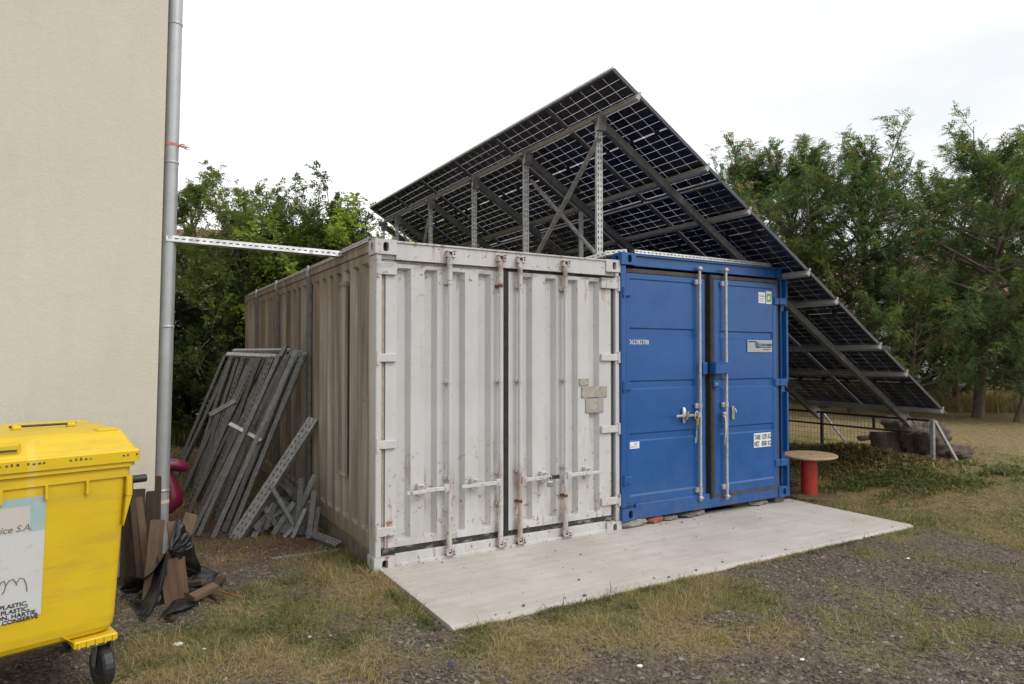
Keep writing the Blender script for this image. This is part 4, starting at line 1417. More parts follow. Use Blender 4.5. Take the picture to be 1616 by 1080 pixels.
# wheel brackets and castors
for wx, wy in ((-.062, .10), (-1.10, .10), (-.062, .74), (-1.10, .74)):
    mb = MB()
    x0, x1 = wx - .095, wx + .098
    mb.box((x0, wy - .085, .225), (x1, wy + .10, .262), .006)
    for q in range(5):
        xx = x0 + .02 + q * (x1 - x0 - .04) / 4
        mb.box((xx - .005, wy - .094, .228), (xx + .005, wy - .086, .258), .001)
    mb.add([(x0, wy - .08, .262), (x0 - .05, wy - .06, .30), (x0, wy + .09, .262), (x0 - .05, wy + .07, .30)], [(0, 1, 3, 2)])
    br2 = loc_build(mb, "castor_bracket", ym, yb)
    mb = MB()
    mb.box((wx - .055, wy - .055, .205), (wx + .055, wy + .055, .222), .003)
    cxw = wx + .045
    for sx in (-1, 1):
        mb.add([(cxw + sx * .032 - .002, wy - .05, .206), (cxw + sx * .032 + .002, wy - .05, .206), (cxw + sx * .032 + .002, wy + .05, .206), (cxw + sx * .032 - .002, wy + .05, .206),
                (cxw + sx * .032 - .002, wy - .01, .085), (cxw + sx * .032 + .002, wy - .01, .085), (cxw + sx * .032 + .002, wy + .04, .085), (cxw + sx * .032 - .002, wy + .04, .085)],
               [(0, 1, 5, 4), (2, 3, 7, 6), (1, 2, 6, 5), (0, 4, 7, 3), (4, 5, 6, 7)])
    loc_build(mb, "fork", M['galv_dull'], br2)
    mb = MB()
    mb.m = Matrix.Translation((cxw, wy - .02, .056)) @ Matrix.Rotation(math.radians(6), 4, 'Z') @ Matrix.Rotation(math.pi / 2, 4, 'Y')
    mb.lathe([(.0, -.024), (.045, -.024), (.050, -.027), (.092, -.027), (.103, -.018), (.103, .018), (.092, .027), (.050, .027), (.045, .024), (.0, .024)], 26)
    w_ = loc_build(mb, "castor_wheel", M['black'], yb)
    w_.location.z = 0.035
# sticker
mb = MB()
def face_y(z):                       # front face of the tapered shell
    pts = ((.30, .0432), (.34, .0378), (.75, .0162), (1.04, .0))
    for (z0, y0), (z1, y1) in zip(pts[:-1], pts[1:]):
        if z <= z1: return y0 + (y1 - y0) * (z - z0) / (z1 - z0)
    return 0.0
sx0, sx1 = -.80, -.293
nz = 9
sv = []
for k in range(nz):
    z = .425 + (1.005 - .425) * k / (nz - 1)
    for q in range(9):
        x = sx0 + (sx1 - sx0) * q / 8
        zz_ = z + (.030 * (1 - q / 8) * (1 if k == 0 else 0)) * 0
        if k == 0: zz_ = z - .012 * math.sin(math.pi * q / 8) + .012
        sv.append((x + (.012 * (z - .43) / .6 if q == 8 else 0), face_y(zz_) - .0025, zz_))
mb.add(sv, [(k * 9 + q, k * 9 + q + 1, (k + 1) * 9 + q + 1, (k + 1) * 9 + q) for k in range(nz - 1) for q in range(8)])
stk = loc_build(mb, "sticker", M['sticker'], yb)
tilt = math.atan2(.0378 - .0162, .75 - .34)
def stext(s, x, z, size, m_, sx=1.0, shear=0.0, bold=0.0, al='RIGHT'):
    o = text("lettering", s, m_, stk, (0, 0, 0), size, sx=sx, shear=shear, bold=bold, align=al)
    o.location = (x, face_y(z) - .0042, z)
    o.rotation_euler = (math.pi / 2 + tilt, 0, 0)
stext("Eco Service S.A.", -.335, .850, .042, M['grey_ink'], 1.0, .25)
for s, z in (("DE METAL", .722), ("PLASTIC", .695), ("HARTIE", .668)):
    stext(s, -.455, z, .030, M['grey_ink'], 1.05)
for s, z, xx in (("PUNGI DE PLASTIC,", .497, -.345), ("FLACOANE DIN PLASTIC,", .471, -.338), ("CARTON, HARTIE,", .447, -.308), ("ALUMINIU, CONSERVE", .424, -.303)):
    stext(s, xx, z, .027, M['ink'], 1.05, 0, .0006)
mb = MB()
def fp(x, z): return (x, face_y(z) - .0045, z)
def curve2(pts, r=.0022): mb.tube([fp(*p) for p in pts], r, 5)
curve2([(-.46, .60), (-.452, .625), (-.438, .63), (-.432, .61), (-.436, .585), (-.445, .57)])
curve2([(-.432, .605), (-.42, .628), (-.405, .632), (-.395, .615), (-.39, .60)])
curve2([(-.392, .61), (-.378, .632), (-.362, .622), (-.352, .59), (-.350, .56)])
curve2([(-.46, .60), (-.468, .57), (-.462, .53)])
o = loc_build(mb, "hand_drawing", M['grey_ink'], stk)

# ------------------------------------------------------------------ leaning steel beside the white container
ORD = ["first", "second", "third", "fourth", "fifth", "sixth", "seventh", "eighth", "ninth", "tenth", "eleventh", "twelfth", "thirteenth", "fourteenth", "fifteenth", "sixteenth", "seventeenth", "eighteenth", "nineteenth", "twentieth", "twenty-first", "twenty-second", "twenty-third", "twenty-fourth", "twenty-fifth", "twenty-sixth", "twenty-seventh", "twenty-eighth", "twenty-ninth", "thirtieth", "thirty-first", "thirty-second", "thirty-third", "thirty-fourth"]
legs = [(355, 560, 281, 735), (369, 560, 278, 752), (386, 560, 289, 776), (392, 575, 300, 790), (408, 561, 294, 803), (425, 571, 312, 812), (430, 562, 322, 824),
        (450, 545, 303, 843), (452, 562, 318, 836), (468, 552, 336, 850), (476, 553, 352, 838), (489, 553, 374, 828),
        (362, 566, 286, 742), (398, 566, 298, 812), (416, 566, 306, 792), (440, 560, 312, 846), (460, 556, 345, 822), (482, 556, 362, 846)]
for q in range(13):
    t_ = (q + .5) / 13 + random.uniform(-.05, .05)
    legs.append((365 + 118 * t_, 563 - 9 * t_ + random.uniform(-4, 5), 296 + 66 * t_ + random.uniform(-4, 4), 776 + 66 * t_ + random.uniform(-8, 8)))
legs.sort(key=lambda a: a[2] + .35 * (a[3] - 800))
tops = []
for k, (tu, tv, bu, bv) in enumerate(legs):
    base = on_z(bu, bv, -0.02)
    top = on_y(tu, tv, base.y + .22)
    if top.x > -0.035: top.x = -0.035
    tops.append((base, top))
    L = (top - base).length
    mb = MB()
    mw = frame_mat(base, top, (-.55, -.8, .2))
    if k % 3 == 1: mb.channel(L, .040, .040, False)
    elif k % 3 == 2: mb.channel(L, .040, .045, True, rows=[0.0], pitch=.06)
    else:
        mb.box((-.026, 0, 0), (.020, .004, L)); mb.box((-.026, .004, 0), (-.022, .046, L))
        mb.box((-.022, .042, 0), (-.004, .046, L))
    o = mb.build("steel_channel", M['galv_dull'], mw=mw)
    tag(o, "%s leaning grey steel channel of the stack, counting from the drainpipe" % ORD[k], "steel channel", "long steel channels leaning on the white container")
# cross bars lying over the tops and half way
def bar(name, u0, v0, y0, u1, v1, y1, w, label, m_='galv', grp="bars tying the leaning channels"):
    a, c = on_y(u0, v0, y0), on_y(u1, v1, y1)
    mw = frame_mat(a, c, (0, -.8, .6))
    mb = MB(); mb.channel((c - a).length, w, .03, False)
    return tag(mb.build(name, M[m_], mw=mw), label, "steel bar", grp)
bar("cross_bar", 357, 558, 3.1, 447, 562, 2.6, .05, "pale cross bar lying along the front tops of the leaning channels", 'galv_light')
bar("cross_bar", 368, 552, 4.2, 466, 551, 3.0, .045, "second cross bar just behind the tops of the leaning channels", 'galv_light')
bar("cross_bar", 330, 655, 2.6, 371, 632, 2.5, .05, "short slanting bar across the leaning channels on the drainpipe side")
bar("cross_bar", 362, 668, 2.15, 412, 695, 1.95, .040, "short tilted bar across the middle of the leaning channels", 'galv_light')
# wide slotted channel in front
a, c = Vector((-.80, 1.58, -0.02)), Vector((-0.03, 1.80, 1.04))
mw = frame_mat(a, c, (-.75, -.75, .35))
mb = MB(); mb.channel((c - a).length, .115, .055, True, th=.004, rows=[-.022, .022], pitch=.062)
tag(mb.build("slotted_channel", M['galv'], mw=mw), "wide pale slotted channel leaning in front of the steel stack", "steel channel")
# short struts thrown in a heap
heap = [(418, 832, 447, 795), (436, 842, 470, 800), (446, 842, 474, 795), (455, 842, 497, 750), (468, 845, 476, 755), (487, 850, 496, 775), (420, 802, 450, 768), (437, 795, 470, 778),
        (422, 818, 458, 800), (440, 760, 500, 805), (445, 752, 505, 800), (425, 775, 480, 815), (470, 830, 500, 790), (478, 815, 510, 800), (430, 838, 462, 818),
        (405, 842, 432, 806), (460, 782, 505, 838), (452, 770, 492, 822), (415, 796, 440, 842), (480, 838, 488, 790), (430, 770, 466, 832), (495, 850, 503, 800), (402, 835, 425, 812)]
for q in range(8):
    hu = random.uniform(385, 480)
    heap.append((hu, random.uniform(832, 850), hu + random.uniform(8, 40), random.uniform(790, 822)))
heap.sort(key=lambda h: h[0] + h[2])
for k, (u0, v0, u1, v1) in enumerate(heap):
    yy = 1.50 + .16 * (k % 4)
    a = on_y(u0, v0, yy)
    if a.z < .0: a = on_z(u0, v0, -0.015)
    c = on_y(u1, v1, a.y + random.uniform(-.06, .12))
    if c.z < .02: c.z = .02
    for p in (a, c):
        if p.x > -.04: p.x = -.04
    mw = frame_mat(a, c, (random.uniform(-.5, .5), -1, .3))
    mb = MB(); mb.channel((c - a).length, random.choice((.036, .042, .048)), .028, False)
    tag(mb.build("steel_strut", M['galv_dull'], mw=mw), "%s short grey strut of the heap under the slotted channel, counting towards the white container" % ORD[k], "steel strut", "short steel struts heaped by the white container")
a, c = Vector((-.62, 0.79, -0.015)), Vector((-.05, 0.735, -0.01))
mw = frame_mat(a, c, (0, 0, 1)); mb = MB(); mb.channel((c - a).length, .045, .022, False)
tag(mb.build("steel_bar", M['galv'], mw=mw), "flat grey steel bar lying on the ground beside the white container", "steel bar")
a, c = Vector((-.22, 1.55, 0.02)), Vector((-.06, .78, 0.03))
mw = frame_mat(a, c, (-.4, 0, 1)); mb = MB(); mb.channel((c - a).length, .075, .03, True, rows=[-.015, .015], pitch=.06)
tag(mb.build("slotted_channel", M['galv_dull'], mw=mw), "slotted channel lying along the foot of the white container", "steel channel")

# ------------------------------------------------------------------ boards, plastic and odd things by the drainpipe
def plank(u0, v0, y0, u1, v1, y1, w, t_, m_, label, hint=(0, -1, .15), ground=False):
    a = on_z(u0, v0, -.02) if ground else on_y(u0, v0, y0)
    c = on_y(u1, v1, y1)
    dv_ = a - c
    a = a + dv_ * ((-.04 - a.z) / dv_.z)
    L = (c - a).length
    mb = MB(); mb.box((-w / 2, 0, 0), (w / 2, t_, L), .004)
    o = mb.build("plank", M[m_], mw=frame_mat(a, c, hint))
    return tag(o, label, "plank", "old boards leaning by the drainpipe")
plank(240, 868, .80, 243, 752, .90, .105, .025, 'wood_shaded', "dark upright board leaning against the plinth behind the drainpipe")
plank(207, 900, .70, 212, 772, .86, .15, .025, 'wood_shaded', "dark wide board next to the yellow bin, the nearest to it")
plank(222, 895, .45, 211, 785, .80, .06, .022, 'wood_shaded', "narrow dark lath leaning steeply beside the yellow bin")
plank(232, 890, .42, 219, 784, .80, .050, .022, 'wood_brown', "thin edge-on board leaning outward between bin and plinth")
plank(242, 892, .30, 249, 820, .52, .098, .022, 'wood_tan', "pale board with square top leaning under the drainpipe foot")
plank(283, 905, .25, 274, 822, .50, .092, .022, 'wood_tan', "pale board standing in the black plastic right at the pipe foot")
plank(281, 880, .35, 303, 810, .62, .095, .022, 'wood_tan', "pale board leaning away from the drainpipe towards the steel stack")
plank(275, 945, .05, 264, 872, .32, .125, .024, 'wood_brown', "brown board slanting out of the black plastic sheet to the ground")
def flat_plank(u0, v0, u1, v1, w, z, label, m_='wood_tan', t_=.035):
    a, c = on_z(u0, v0, z), on_z(u1, v1, z + .03)
    mb = MB(); mb.box((-w / 2, 0, 0), (w / 2, t_, (c - a).length), .004)
    tag(mb.build("plank", M[m_], mw=frame_mat(a, c, (0.1, -.1, 1))), label, "plank", "short offcuts on the ground by the bin")
flat_plank(302, 940, 341, 921, .075, .045, "pale sawn offcut lying across another on the ground")
flat_plank(292, 919, 322, 914, .07, .03, "pale sawn offcut half under the other by the black plastic")
flat_plank(335, 924, 352, 910, .06, .01, "dark stub of board beyond the two pale offcuts", 'wood_brown')
flat_plank(332, 936, 348, 944, .06, -.02, "dark stub of board lying in front of the pale offcuts", 'wood_brown')
flat_plank(262, 975, 275, 973, .05, -.03, "brown chip of board lying on the grass in front of the plastic", 'wood_brown', .02)
flat_plank(364, 938, 386, 922, .03, -.03, "thin pale splinter of wood lying beyond the offcuts", 'wood_tan', .012)

# black polythene sheet: gathered at a knot, fanning to the ground
def fan(knot, hem, seed, nfold=9, amp=.05, nu=26, nv=60, sag=.10):
    rs = np.random.default_rng(seed)
    K = Vector(knot)
    pts = []
    ph = rs.random(4) * 6
    for j in range(nv):
        t = j / (nv - 1)
        s = t * (len(hem) - 1); i0 = min(int(s), len(hem) - 2); fr = s - i0
        Hm = Vector(hem[i0]).lerp(Vector(hem[i0 + 1]), fr)
        for i in range(nu):
            q = i / (nu - 1)
            p = K.lerp(Hm, q)
            p.z -= sag * math.sin(math.pi * q) * (1 - .3 * t)
            f = amp * (q ** .8) * (math.sin(nfold * 2 * math.pi * t + ph[0]) * .7 + .5 * math.sin(nfold * 4.7 * t + ph[1] + 2 * q) + .3 * math.sin(17 * q + 23 * t))
            p += Vector((0.25, -1, .45)).normalized() * f
            p.z = max(p.z, -0.03 + .012 * (1 + math.sin(31 * t + 9 * q)))
            pts.append(p[:])
    return pts, nu, nv
K = on_y(264, 868, .20)
mb = MB()
def add_fan(knot, hem, seed, **kw):
    pts, nu, nv = fan(knot, hem, seed, **kw)
    mb.add(pts, [(j * nu + i, j * nu + i + 1, (j + 1) * nu + i + 1, (j + 1) * nu + i) for j in range(nv - 1) for i in range(nu - 1)], True)
Z = -.02
G_ = lambda u, v, z=Z: on_z(u, v, z)[:]
add_fan(K, [on_y(198, 905, .1)[:], G_(190, 930, .02), G_(205, 955), G_(226, 982), G_(238, 968), G_(262, 945)], 3, nfold=8, amp=.030)
add_fan(K, [on_y(282, 820, .35)[:], on_y(300, 842, .36)[:], on_y(305, 862, .33)[:], G_(318, 900, .04), G_(300, 912, .0)], 5, nfold=5, amp=.022, sag=.03)
add_fan(Vector(on_z(290, 930, .01)), [G_(250, 975, .0), G_(268, 968, .01), G_(310, 955, .0), G_(325, 935), G_(345, 905, .02), G_(318, 893, .05)], 8, nfold=6, amp=.016, sag=.0)
mb.tube([on_y(269, 870, .21), on_y(272, 850, .28), on_y(277, 832, .36), on_y(279, 822, .40)], [.016, .012, .013, .008], 8)
o = mb.build("plastic_sheet", M['sheet'])
sol = o.modifiers.new("thickness", 'SOLIDIFY'); sol.thickness = .0012
tag(o, "torn black polythene sheet bunched round the boards beside the yellow bin", "plastic sheet")

# maroon moulded tube behind the pipe
mb = MB()
YM = 2.3
mb.tube([on_y(u, v, YM) for u, v in ((244, 733), (258, 733), (275, 734), (290, 737), (297, 740))], [.062, .062, .060, .055, .025], 16)
mb.tube([on_y(u, v, YM) for u, v in ((261, 738), (265, 752), (269, 766), (272, 780), (271, 790), (264, 797), (250, 798), (243, 797))], [.035, .055, .075, .098, .105, .095, .075, .05], 16)
tag(mb.build("moulded_tube", M['maroon']), "bent maroon plastic tube half hidden behind the drainpipe", "plastic tube")

# orange cord on the ground
mb = MB()
mb.tube([on_z(u, v, -.015) for u, v in ((322, 912), (336, 926), (350, 934), (362, 938), (374, 941), (385, 943))], .006, 6)
tag(mb.build("cord", M['orange']), "short orange cord lying by the sawn offcuts", "cord")

# ------------------------------------------------------------------ rubble under the blue container
def lump(mb, c, s, seed, n=2):
    rs = random.Random(seed)
    bm = bmesh.new()
    bmesh.ops.create_icosphere(bm, subdivisions=n, radius=1)
    vs = []
    for v in bm.verts:
        k = 1 + .22 * math.sin(5 * v.co.x + seed) * math.cos(4 * v.co.y + seed) + rs.uniform(-.07, .07)
        m_ = max(abs(v.co.x), abs(v.co.y), abs(v.co.z))
        q = v.co * (.55 / m_ + .45) * k
        vs.append((c[0] + q.x * s[0], c[1] + q.y * s[1], c[2] + q.z * s[2]))
    fs = [tuple(v.index for v in f.verts) for f in bm.faces]
    bm.free()
    mb.add(vs, fs)
    return mb
for x, y, s, m_, nm, lab in ((2.62, .02, (.17, .06, .045), 'stone', "rubble_stone", "largest pale stone wedged under the blue container corner"),
                             (2.90, .03, (.10, .05, .035), 'brick', "brick", "broken red brick wedged under the blue container sill"),
                             (3.12, .04, (.09, .05, .022), 'stone', "rubble_stone", "flat brown stone between brick and grey slab under the sill"),
                             (3.36, .04, (.11, .06, .024), 'grey_block', "rubble_stone", "flat grey stone under the middle of the blue container sill"),
                             (3.52, .05, (.07, .05, .028), 'stone', "rubble_stone", "small pale stone below the first zinc rod of the blue container"),
                             (4.46, .06, (.13, .06, .026), 'stone', "rubble_stone", "flat pale stone under the far end of the blue sill")):
    mb = MB(); lump(mb, (x, y, .012 + s[2] * .8), s, int(x * 10))
    tag(mb.build(nm, M[m_]), lab, "brick" if nm == "brick" else "stone")
for x0, x1, lab in ((2.46, 2.60, "left"), (4.70, 4.85, "right")):
    mb = MB(); mb.box((x0, .02, -.02), (x1, .30, .078), .008)
    tag(mb.build("support_block", M['grey_block']), "dark block carrying the blue container corner %s" % ("beside the white container" if lab == "left" else "beside the cable reel"), "block")
mb = MB(); mb.box((2.50, 2.6, -.1), (4.8, 2.9, .078)); tag(mb.build("support_beam", M['grey_block']), "dark beam under the rear of the blue container", "beam")

# bits lying on the slab
for (u, v, m_, nm, lab, s) in ((923, 942, 'blue_plastic', "bottle_cap", "crushed blue plastic cap on the edge of the concrete", .022),
                               (712, 1049, 'blue_plastic', "bottle_cap", "blue plastic scrap on the gravel in front of the concrete", .022),
                               (1266, 1038, 'paper', "paper_scrap", "white paper scrap on the gravel nearest the camera", .020),
                               (1010, 1046, 'paper', "paper_scrap", "white paper scrap on the gravel below the grass patch", .026),
                               (1433, 881, 'paper', "paper_scrap", "white paper scrap on the gravel beyond the slab corner", .022),
                               (282, 1013, 'paper', "paper_scrap", "torn white tissue on the grass near the bin castor", .034),
                               (322, 1020, 'paper', "paper_scrap", "small white crumb of paper beside the torn tissue", .014)):
    p = on_z(u, v, .0)
    s *= .72
    mb = MB(); lump(mb, (p.x, p.y, (.012 if u == 923 else float(ground_h(p.x, p.y)) + .02)), (s, s * .7, s * .35), u, 1)
    tag(mb.build(nm, M[m_]), lab, "litter")

# ------------------------------------------------------------------ cable reel and things beside the blue container
zr_ = float(ground_h(5.44, .12))
cs = thing("cable_reel", "upended cable reel with plywood disc and red drum beside blue container", "cable reel", (5.45, .12, zr_))
mb = MB(); mb.lathe([(.0, .028), (.09, .028), (.31, .028), (.315, .022), (.315, .004), (.31, .0), (.0, .0)], 40, (5.45, .12))
mb.v = [(x, y, z + zr_) for x, y, z in mb.v]
mb.build("bottom_disc", M['wood_tan'], cs)
mb = MB(); mb.lathe([(.092, .028), (.092, .47)], 32, (5.43, .12)); mb.v = [(x, y, z + zr_) for x, y, z in mb.v]
mb.sm = [True] * len(mb.sm)
mb.build("drum", M['red'], cs)
mb = MB(); mb.lathe([(.038, .502), (.30, .502), (.312, .494), (.312, .480), (.30, .472), (.038, .472), (.038, .502)], 44, (5.44, .12))
mb.v = [(x, y, z + zr_ + (x - 5.44) * .02) for x, y, z in mb.v]
td = mb.build("top_disc", M['ply'], cs)
mb = MB(); mb.lathe([(.0, .476), (.0385, .476)], 20, (5.44, .12)); mb.v = [(x, y, z + zr_) for x, y, z in mb.v]
mb.build("bore", M['dark'], cs)  # dark disc paints the shade down the bore
zp = float(ground_h(5.3, .6))
pa = thing("pallet", "low wooden pallet beside the blue container behind the cable reel", "pallet", (5.3, .7, zp))
for k in range(3):
    MB().box((4.96, .35 + k * .35, zp), (5.72, .44 + k * .35, zp + .09), .004).build("bearer", M['wood_brown'], pa)
for k in range(6):
    MB().box((4.96 + k * .135, .33, zp + .092), (5.06 + k * .135, 1.16, zp + .114), .003).build("deck_board", M['wood_tan'], pa)
mb = MB()
for k in range(3):
    mb.box((4.98 + .01 * k, .42 + .012 * (k % 2), zp + .116 + k * .17), (5.40 + .01 * k, 1.08, zp + .275 + k * .17), .012)
    mb.box((4.965 + .01 * k, .405, zp + .262 + k * .17), (5.415 + .01 * k, 1.095, zp + .280 + k * .17), .004)
tag(mb.build("grey_crate", M['grey_block']), "stack of dark grey moulded trays on the pallet beside the blue container", "crate")
mb = MB(); mb.m = Matrix.Translation((5.22, .75, zp + .66)) @ Matrix.Rotation(math.radians(-16), 4, 'Y'); mb.box((-.24, -.3, 0), (.24, .3, .012), .002)
tag(mb.build("white_board", M['white_label']), "thin white board lying on the dark trays", "board")

# ------------------------------------------------------------------ wire fence under the low edge of the panels
def fz(y): return float(ground_h(7.58, y))
FX = 7.58
wf = thing("wire_fence", "low black wire mesh fence under the low edge of the solar panels", "fence", (FX, -.15, fz(-.15)))
ztop = .82
ft = MB(); ft.box((FX - .014, -.13, ztop - .03), (FX + .014, 9.0, ztop), .003); ft.build("rail", M['black_metal'], wf)
ft = MB(); ft.box((FX - .012, .12, ztop - .205), (FX + .012, 9.0, ztop - .180), .003); ft.build("rail", M['black_metal'], wf)
for y in (1.46, 3.2, 5.0, 6.8, 8.9):
    ft = MB(); ft.box((FX - .018, y - .018, fz(y) - .05), (FX + .018, y + .018, ztop - .031), .003); ft.build("post", M['black_metal'], wf)
ft = MB(); ft.box((FX - .012, .62, ztop - .179), (FX + .012, .65, ztop - .031), .003); ft.build("stile", M['black_metal'], wf)
ft = MB()
for k in range(165):
    y = -.10 + k * .055
    ft.tube([(FX + .016, y, fz(y) + .02), (FX + .016, y, ztop - .01)], .0016, 4, cap=False)
for z in (.32, .40, .48, .56, .64, .72):
    ft.tube([(FX + .012, -.11, z), (FX + .012, 9.0, z)], .0020, 4, cap=False)
o = ft.build("wire_mesh", M['black_metal'], wf); o["kind"] = "stuff"
y = -.17
ft = MB(); ft.box((FX - .024, y - .024, fz(y) - .05), (FX + .024, y + .024, ztop), .004); ft.box((FX - .05, y - .05, fz(y) - .02), (FX + .05, y + .05, fz(y) + .012), .003)
ft.build("end_post", M['galv'], wf)
b0, b1 = Vector((FX + .05, y - .02, ztop - .02)), Vector((FX + .36, y - .14, fz(y) - .0))
ft = MB(); ft.m = frame_mat(b0, b1, (0, -1, 0)); ft.box((-.022, 0, 0), (.022, .03, (b1 - b0).length), .003); ft.build("stay", M['galv'], wf)
b0, b1 = Vector((FX + .04, 1.44, ztop - .04)), Vector((FX + .42, 1.28, fz(1.3) + .03))
ft = MB(); ft.m = frame_mat(b0, b1, (0, -1, 0)); ft.box((-.014, 0, 0), (.014, .02, (b1 - b0).length), .003); ft.build("stay", M['galv'], wf)

# logs and stump by the fence end
def log_obj(p0, p1, r, seed, label, name="log"):
    rs = random.Random(seed)
    p0, p1 = Vector(p0), Vector(p1)
    mb = MB()
    n = 22; rings = []
    ax = (p1 - p0)
    fr = frame_mat(p0, p1, (0.1, 0.2, 1))
    ph = [rs.random() * 6 for _ in range(4)]
    for i in range(9):
        t = i / 8
        ring = []
        for k in range(n):
            a = 2 * math.pi * k / n
            rr = r * (1 + .16 * math.sin(3 * a + ph[0] + 2 * t) + .10 * math.sin(7 * a + ph[1] + 5 * t) + .05 * rs.uniform(-1, 1)) * (1.12 - .18 * t)
            ring.append((fr @ Vector((rr * math.cos(a), rr * math.sin(a), t * ax.length)))[:])
        rings.append(ring)
    loft(mb, rings, True, False, False)
    mb.slot = 1
    for ring in (rings[0], rings[-1]):
        mb.add(ring, [tuple(range(n))])
    return tag(mb.build(name, [M['log'], M['log_end']]), label, "log")
gz = lambda x, y: float(ground_h(x, y))
for (cx_, cy_, cz_, s_, sd_, lb_) in ((8.05, .22, .20, (.30, .34, .27), 3, "big dark root plate lying behind the zinc end post of the fence"), (8.20, -.14, .06, (.26, .18, .12), 9, "small dark root lump at the foot of the fence stay")):
    bm = bmesh.new(); bmesh.ops.create_icosphere(bm, subdivisions=4, radius=1)
    vs = []
    for v in bm.verts:
        p = v.co
        k_ = 1 + .20 * math.sin(4 * p.x + 3 * p.z + sd_) + .14 * math.sin(9 * p.y + 5 * p.x + sd_) + .10 * math.sin(17 * p.z + 13 * p.y) + .06 * math.sin(29 * p.x + 23 * p.z)
        vs.append((cx_ + p.x * s_[0] * k_, cy_ + p.y * s_[1] * k_, gz(cx_, cy_) + cz_ + p.z * s_[2] * k_))
    mb = MB(); mb.add(vs, [tuple(v.index for v in f.verts) for f in bm.faces], True); bm.free()
    tag(mb.build("root_stump", M['log']), lb_, "stump")
log_obj((7.80, .60, gz(7.8, .6) - .05), (7.82, .62, gz(7.8, .6) + .33), .20, 2, "grey upright stump behind the fence wire beside the dark root plate", "tree_stump")
log_obj((7.82, .30, gz(7.9, .3) + .42), (8.12, .75, gz(8.2, .8) + .44), .11, 7, "pale split log lying on top of the dark root plate")
log_obj((7.95, 1.1, gz(8, 1) + .18), (8.9, .9, gz(9, 1) + .22), .035, 5, "thin branch lying over the brush pile behind the fence", "branch")

# ------------------------------------------------------------------ trees
def tubes_np(chains, nside=6):
    """chains: list of (pts (k,3), radii (k,)) -> verts, quads"""
    V, F, o = [], [], 0
    for P, R in chains:
        k = len(P)
        T = np.gradient(P, axis=0)
        T /= np.linalg.norm(T, axis=1, keepdims=True) + 1e-9
        ref = np.array([0.31, 0.87, 0.38])
        A = np.cross(T, ref); A /= np.linalg.norm(A, axis=1, keepdims=True) + 1e-9
        Bn = np.cross(T, A)
        an = np.arange(nside) * 2 * np.pi / nside
        ring = P[:, None] + (A[:, None] * np.cos(an)[None, :, None] + Bn[:, None] * np.sin(an)[None, :, None]) * R[:, None, None]
        V.append(ring.reshape(-1, 3))
        i, j = np.meshgrid(np.arange(k - 1), np.arange(nside), indexing='ij')
        j2 = (j + 1) % nside
        F.append(np.stack([o + i * nside + j, o + i * nside + j2, o + (i + 1) * nside + j2, o + (i + 1) * nside + j], -1).reshape(-1, 4))
        o += k * nside
    return np.concatenate(V), np.concatenate(F)

def fronds_np(rs, P, Dn, L, npair, leaf_l, leaf_w, droop, tint):
    """pinnate fronds: P base (n,3), Dn direction (n,3), L length (n,)"""
    n = len(P)
    t = (np.arange(npair) + 1) / npair
    up = np.array([0, 0, 1.0])
    S = np.cross(Dn, up); S /= np.linalg.norm(S, axis=1, keepdims=True) + 1e-6
    roll = rs.normal(0, .5, n)
    Nn = np.cross(S, Dn)
    S = S * np.cos(roll)[:, None] + Nn * np.sin(roll)[:, None]
    C = P[:, None] + Dn[:, None] * (t[None, :, None] * L[:, None, None])
    C[:, :, 2] -= droop * (t[None] ** 2) * L[:, None]
    out = []
    for sd in (-1, 1):
        ld = S[:, None] * sd * (.92) + Dn[:, None] * .42 + rs.normal(0, .16, (n, npair, 3))
        ld[:, :, 2] -= .22
        ld /= np.linalg.norm(ld, axis=2, keepdims=True)
        sc = (1 - .45 * np.abs(t - .45) * 1.4)[None, :, None] * rs.uniform(.75, 1.2, (n, npair, 1))
        wv = np.cross(ld, Nn[:, None] + rs.normal(0, .35, (n, npair, 3)))
        wv /= np.linalg.norm(wv, axis=2, keepdims=True) + 1e-6
        a = C
        m = C + ld * leaf_l * .5 * sc
        e = C + ld * leaf_l * sc
        out.append(np.stack([a, m + wv * leaf_w * .5 * sc, e, m - wv * leaf_w * .5 * sc], 2))
    Q = np.concatenate(out, 1)                       # n, 2npair, 4, 3
    V = Q.reshape(-1, 3)
    F = np.arange(len(V)).reshape(-1, 4)
    ti = np.repeat(tint, npair * 2 * 4) + rs.normal(0, .05, n * npair * 2).repeat(4)
    return V, F, np.clip(ti, 0, 1)

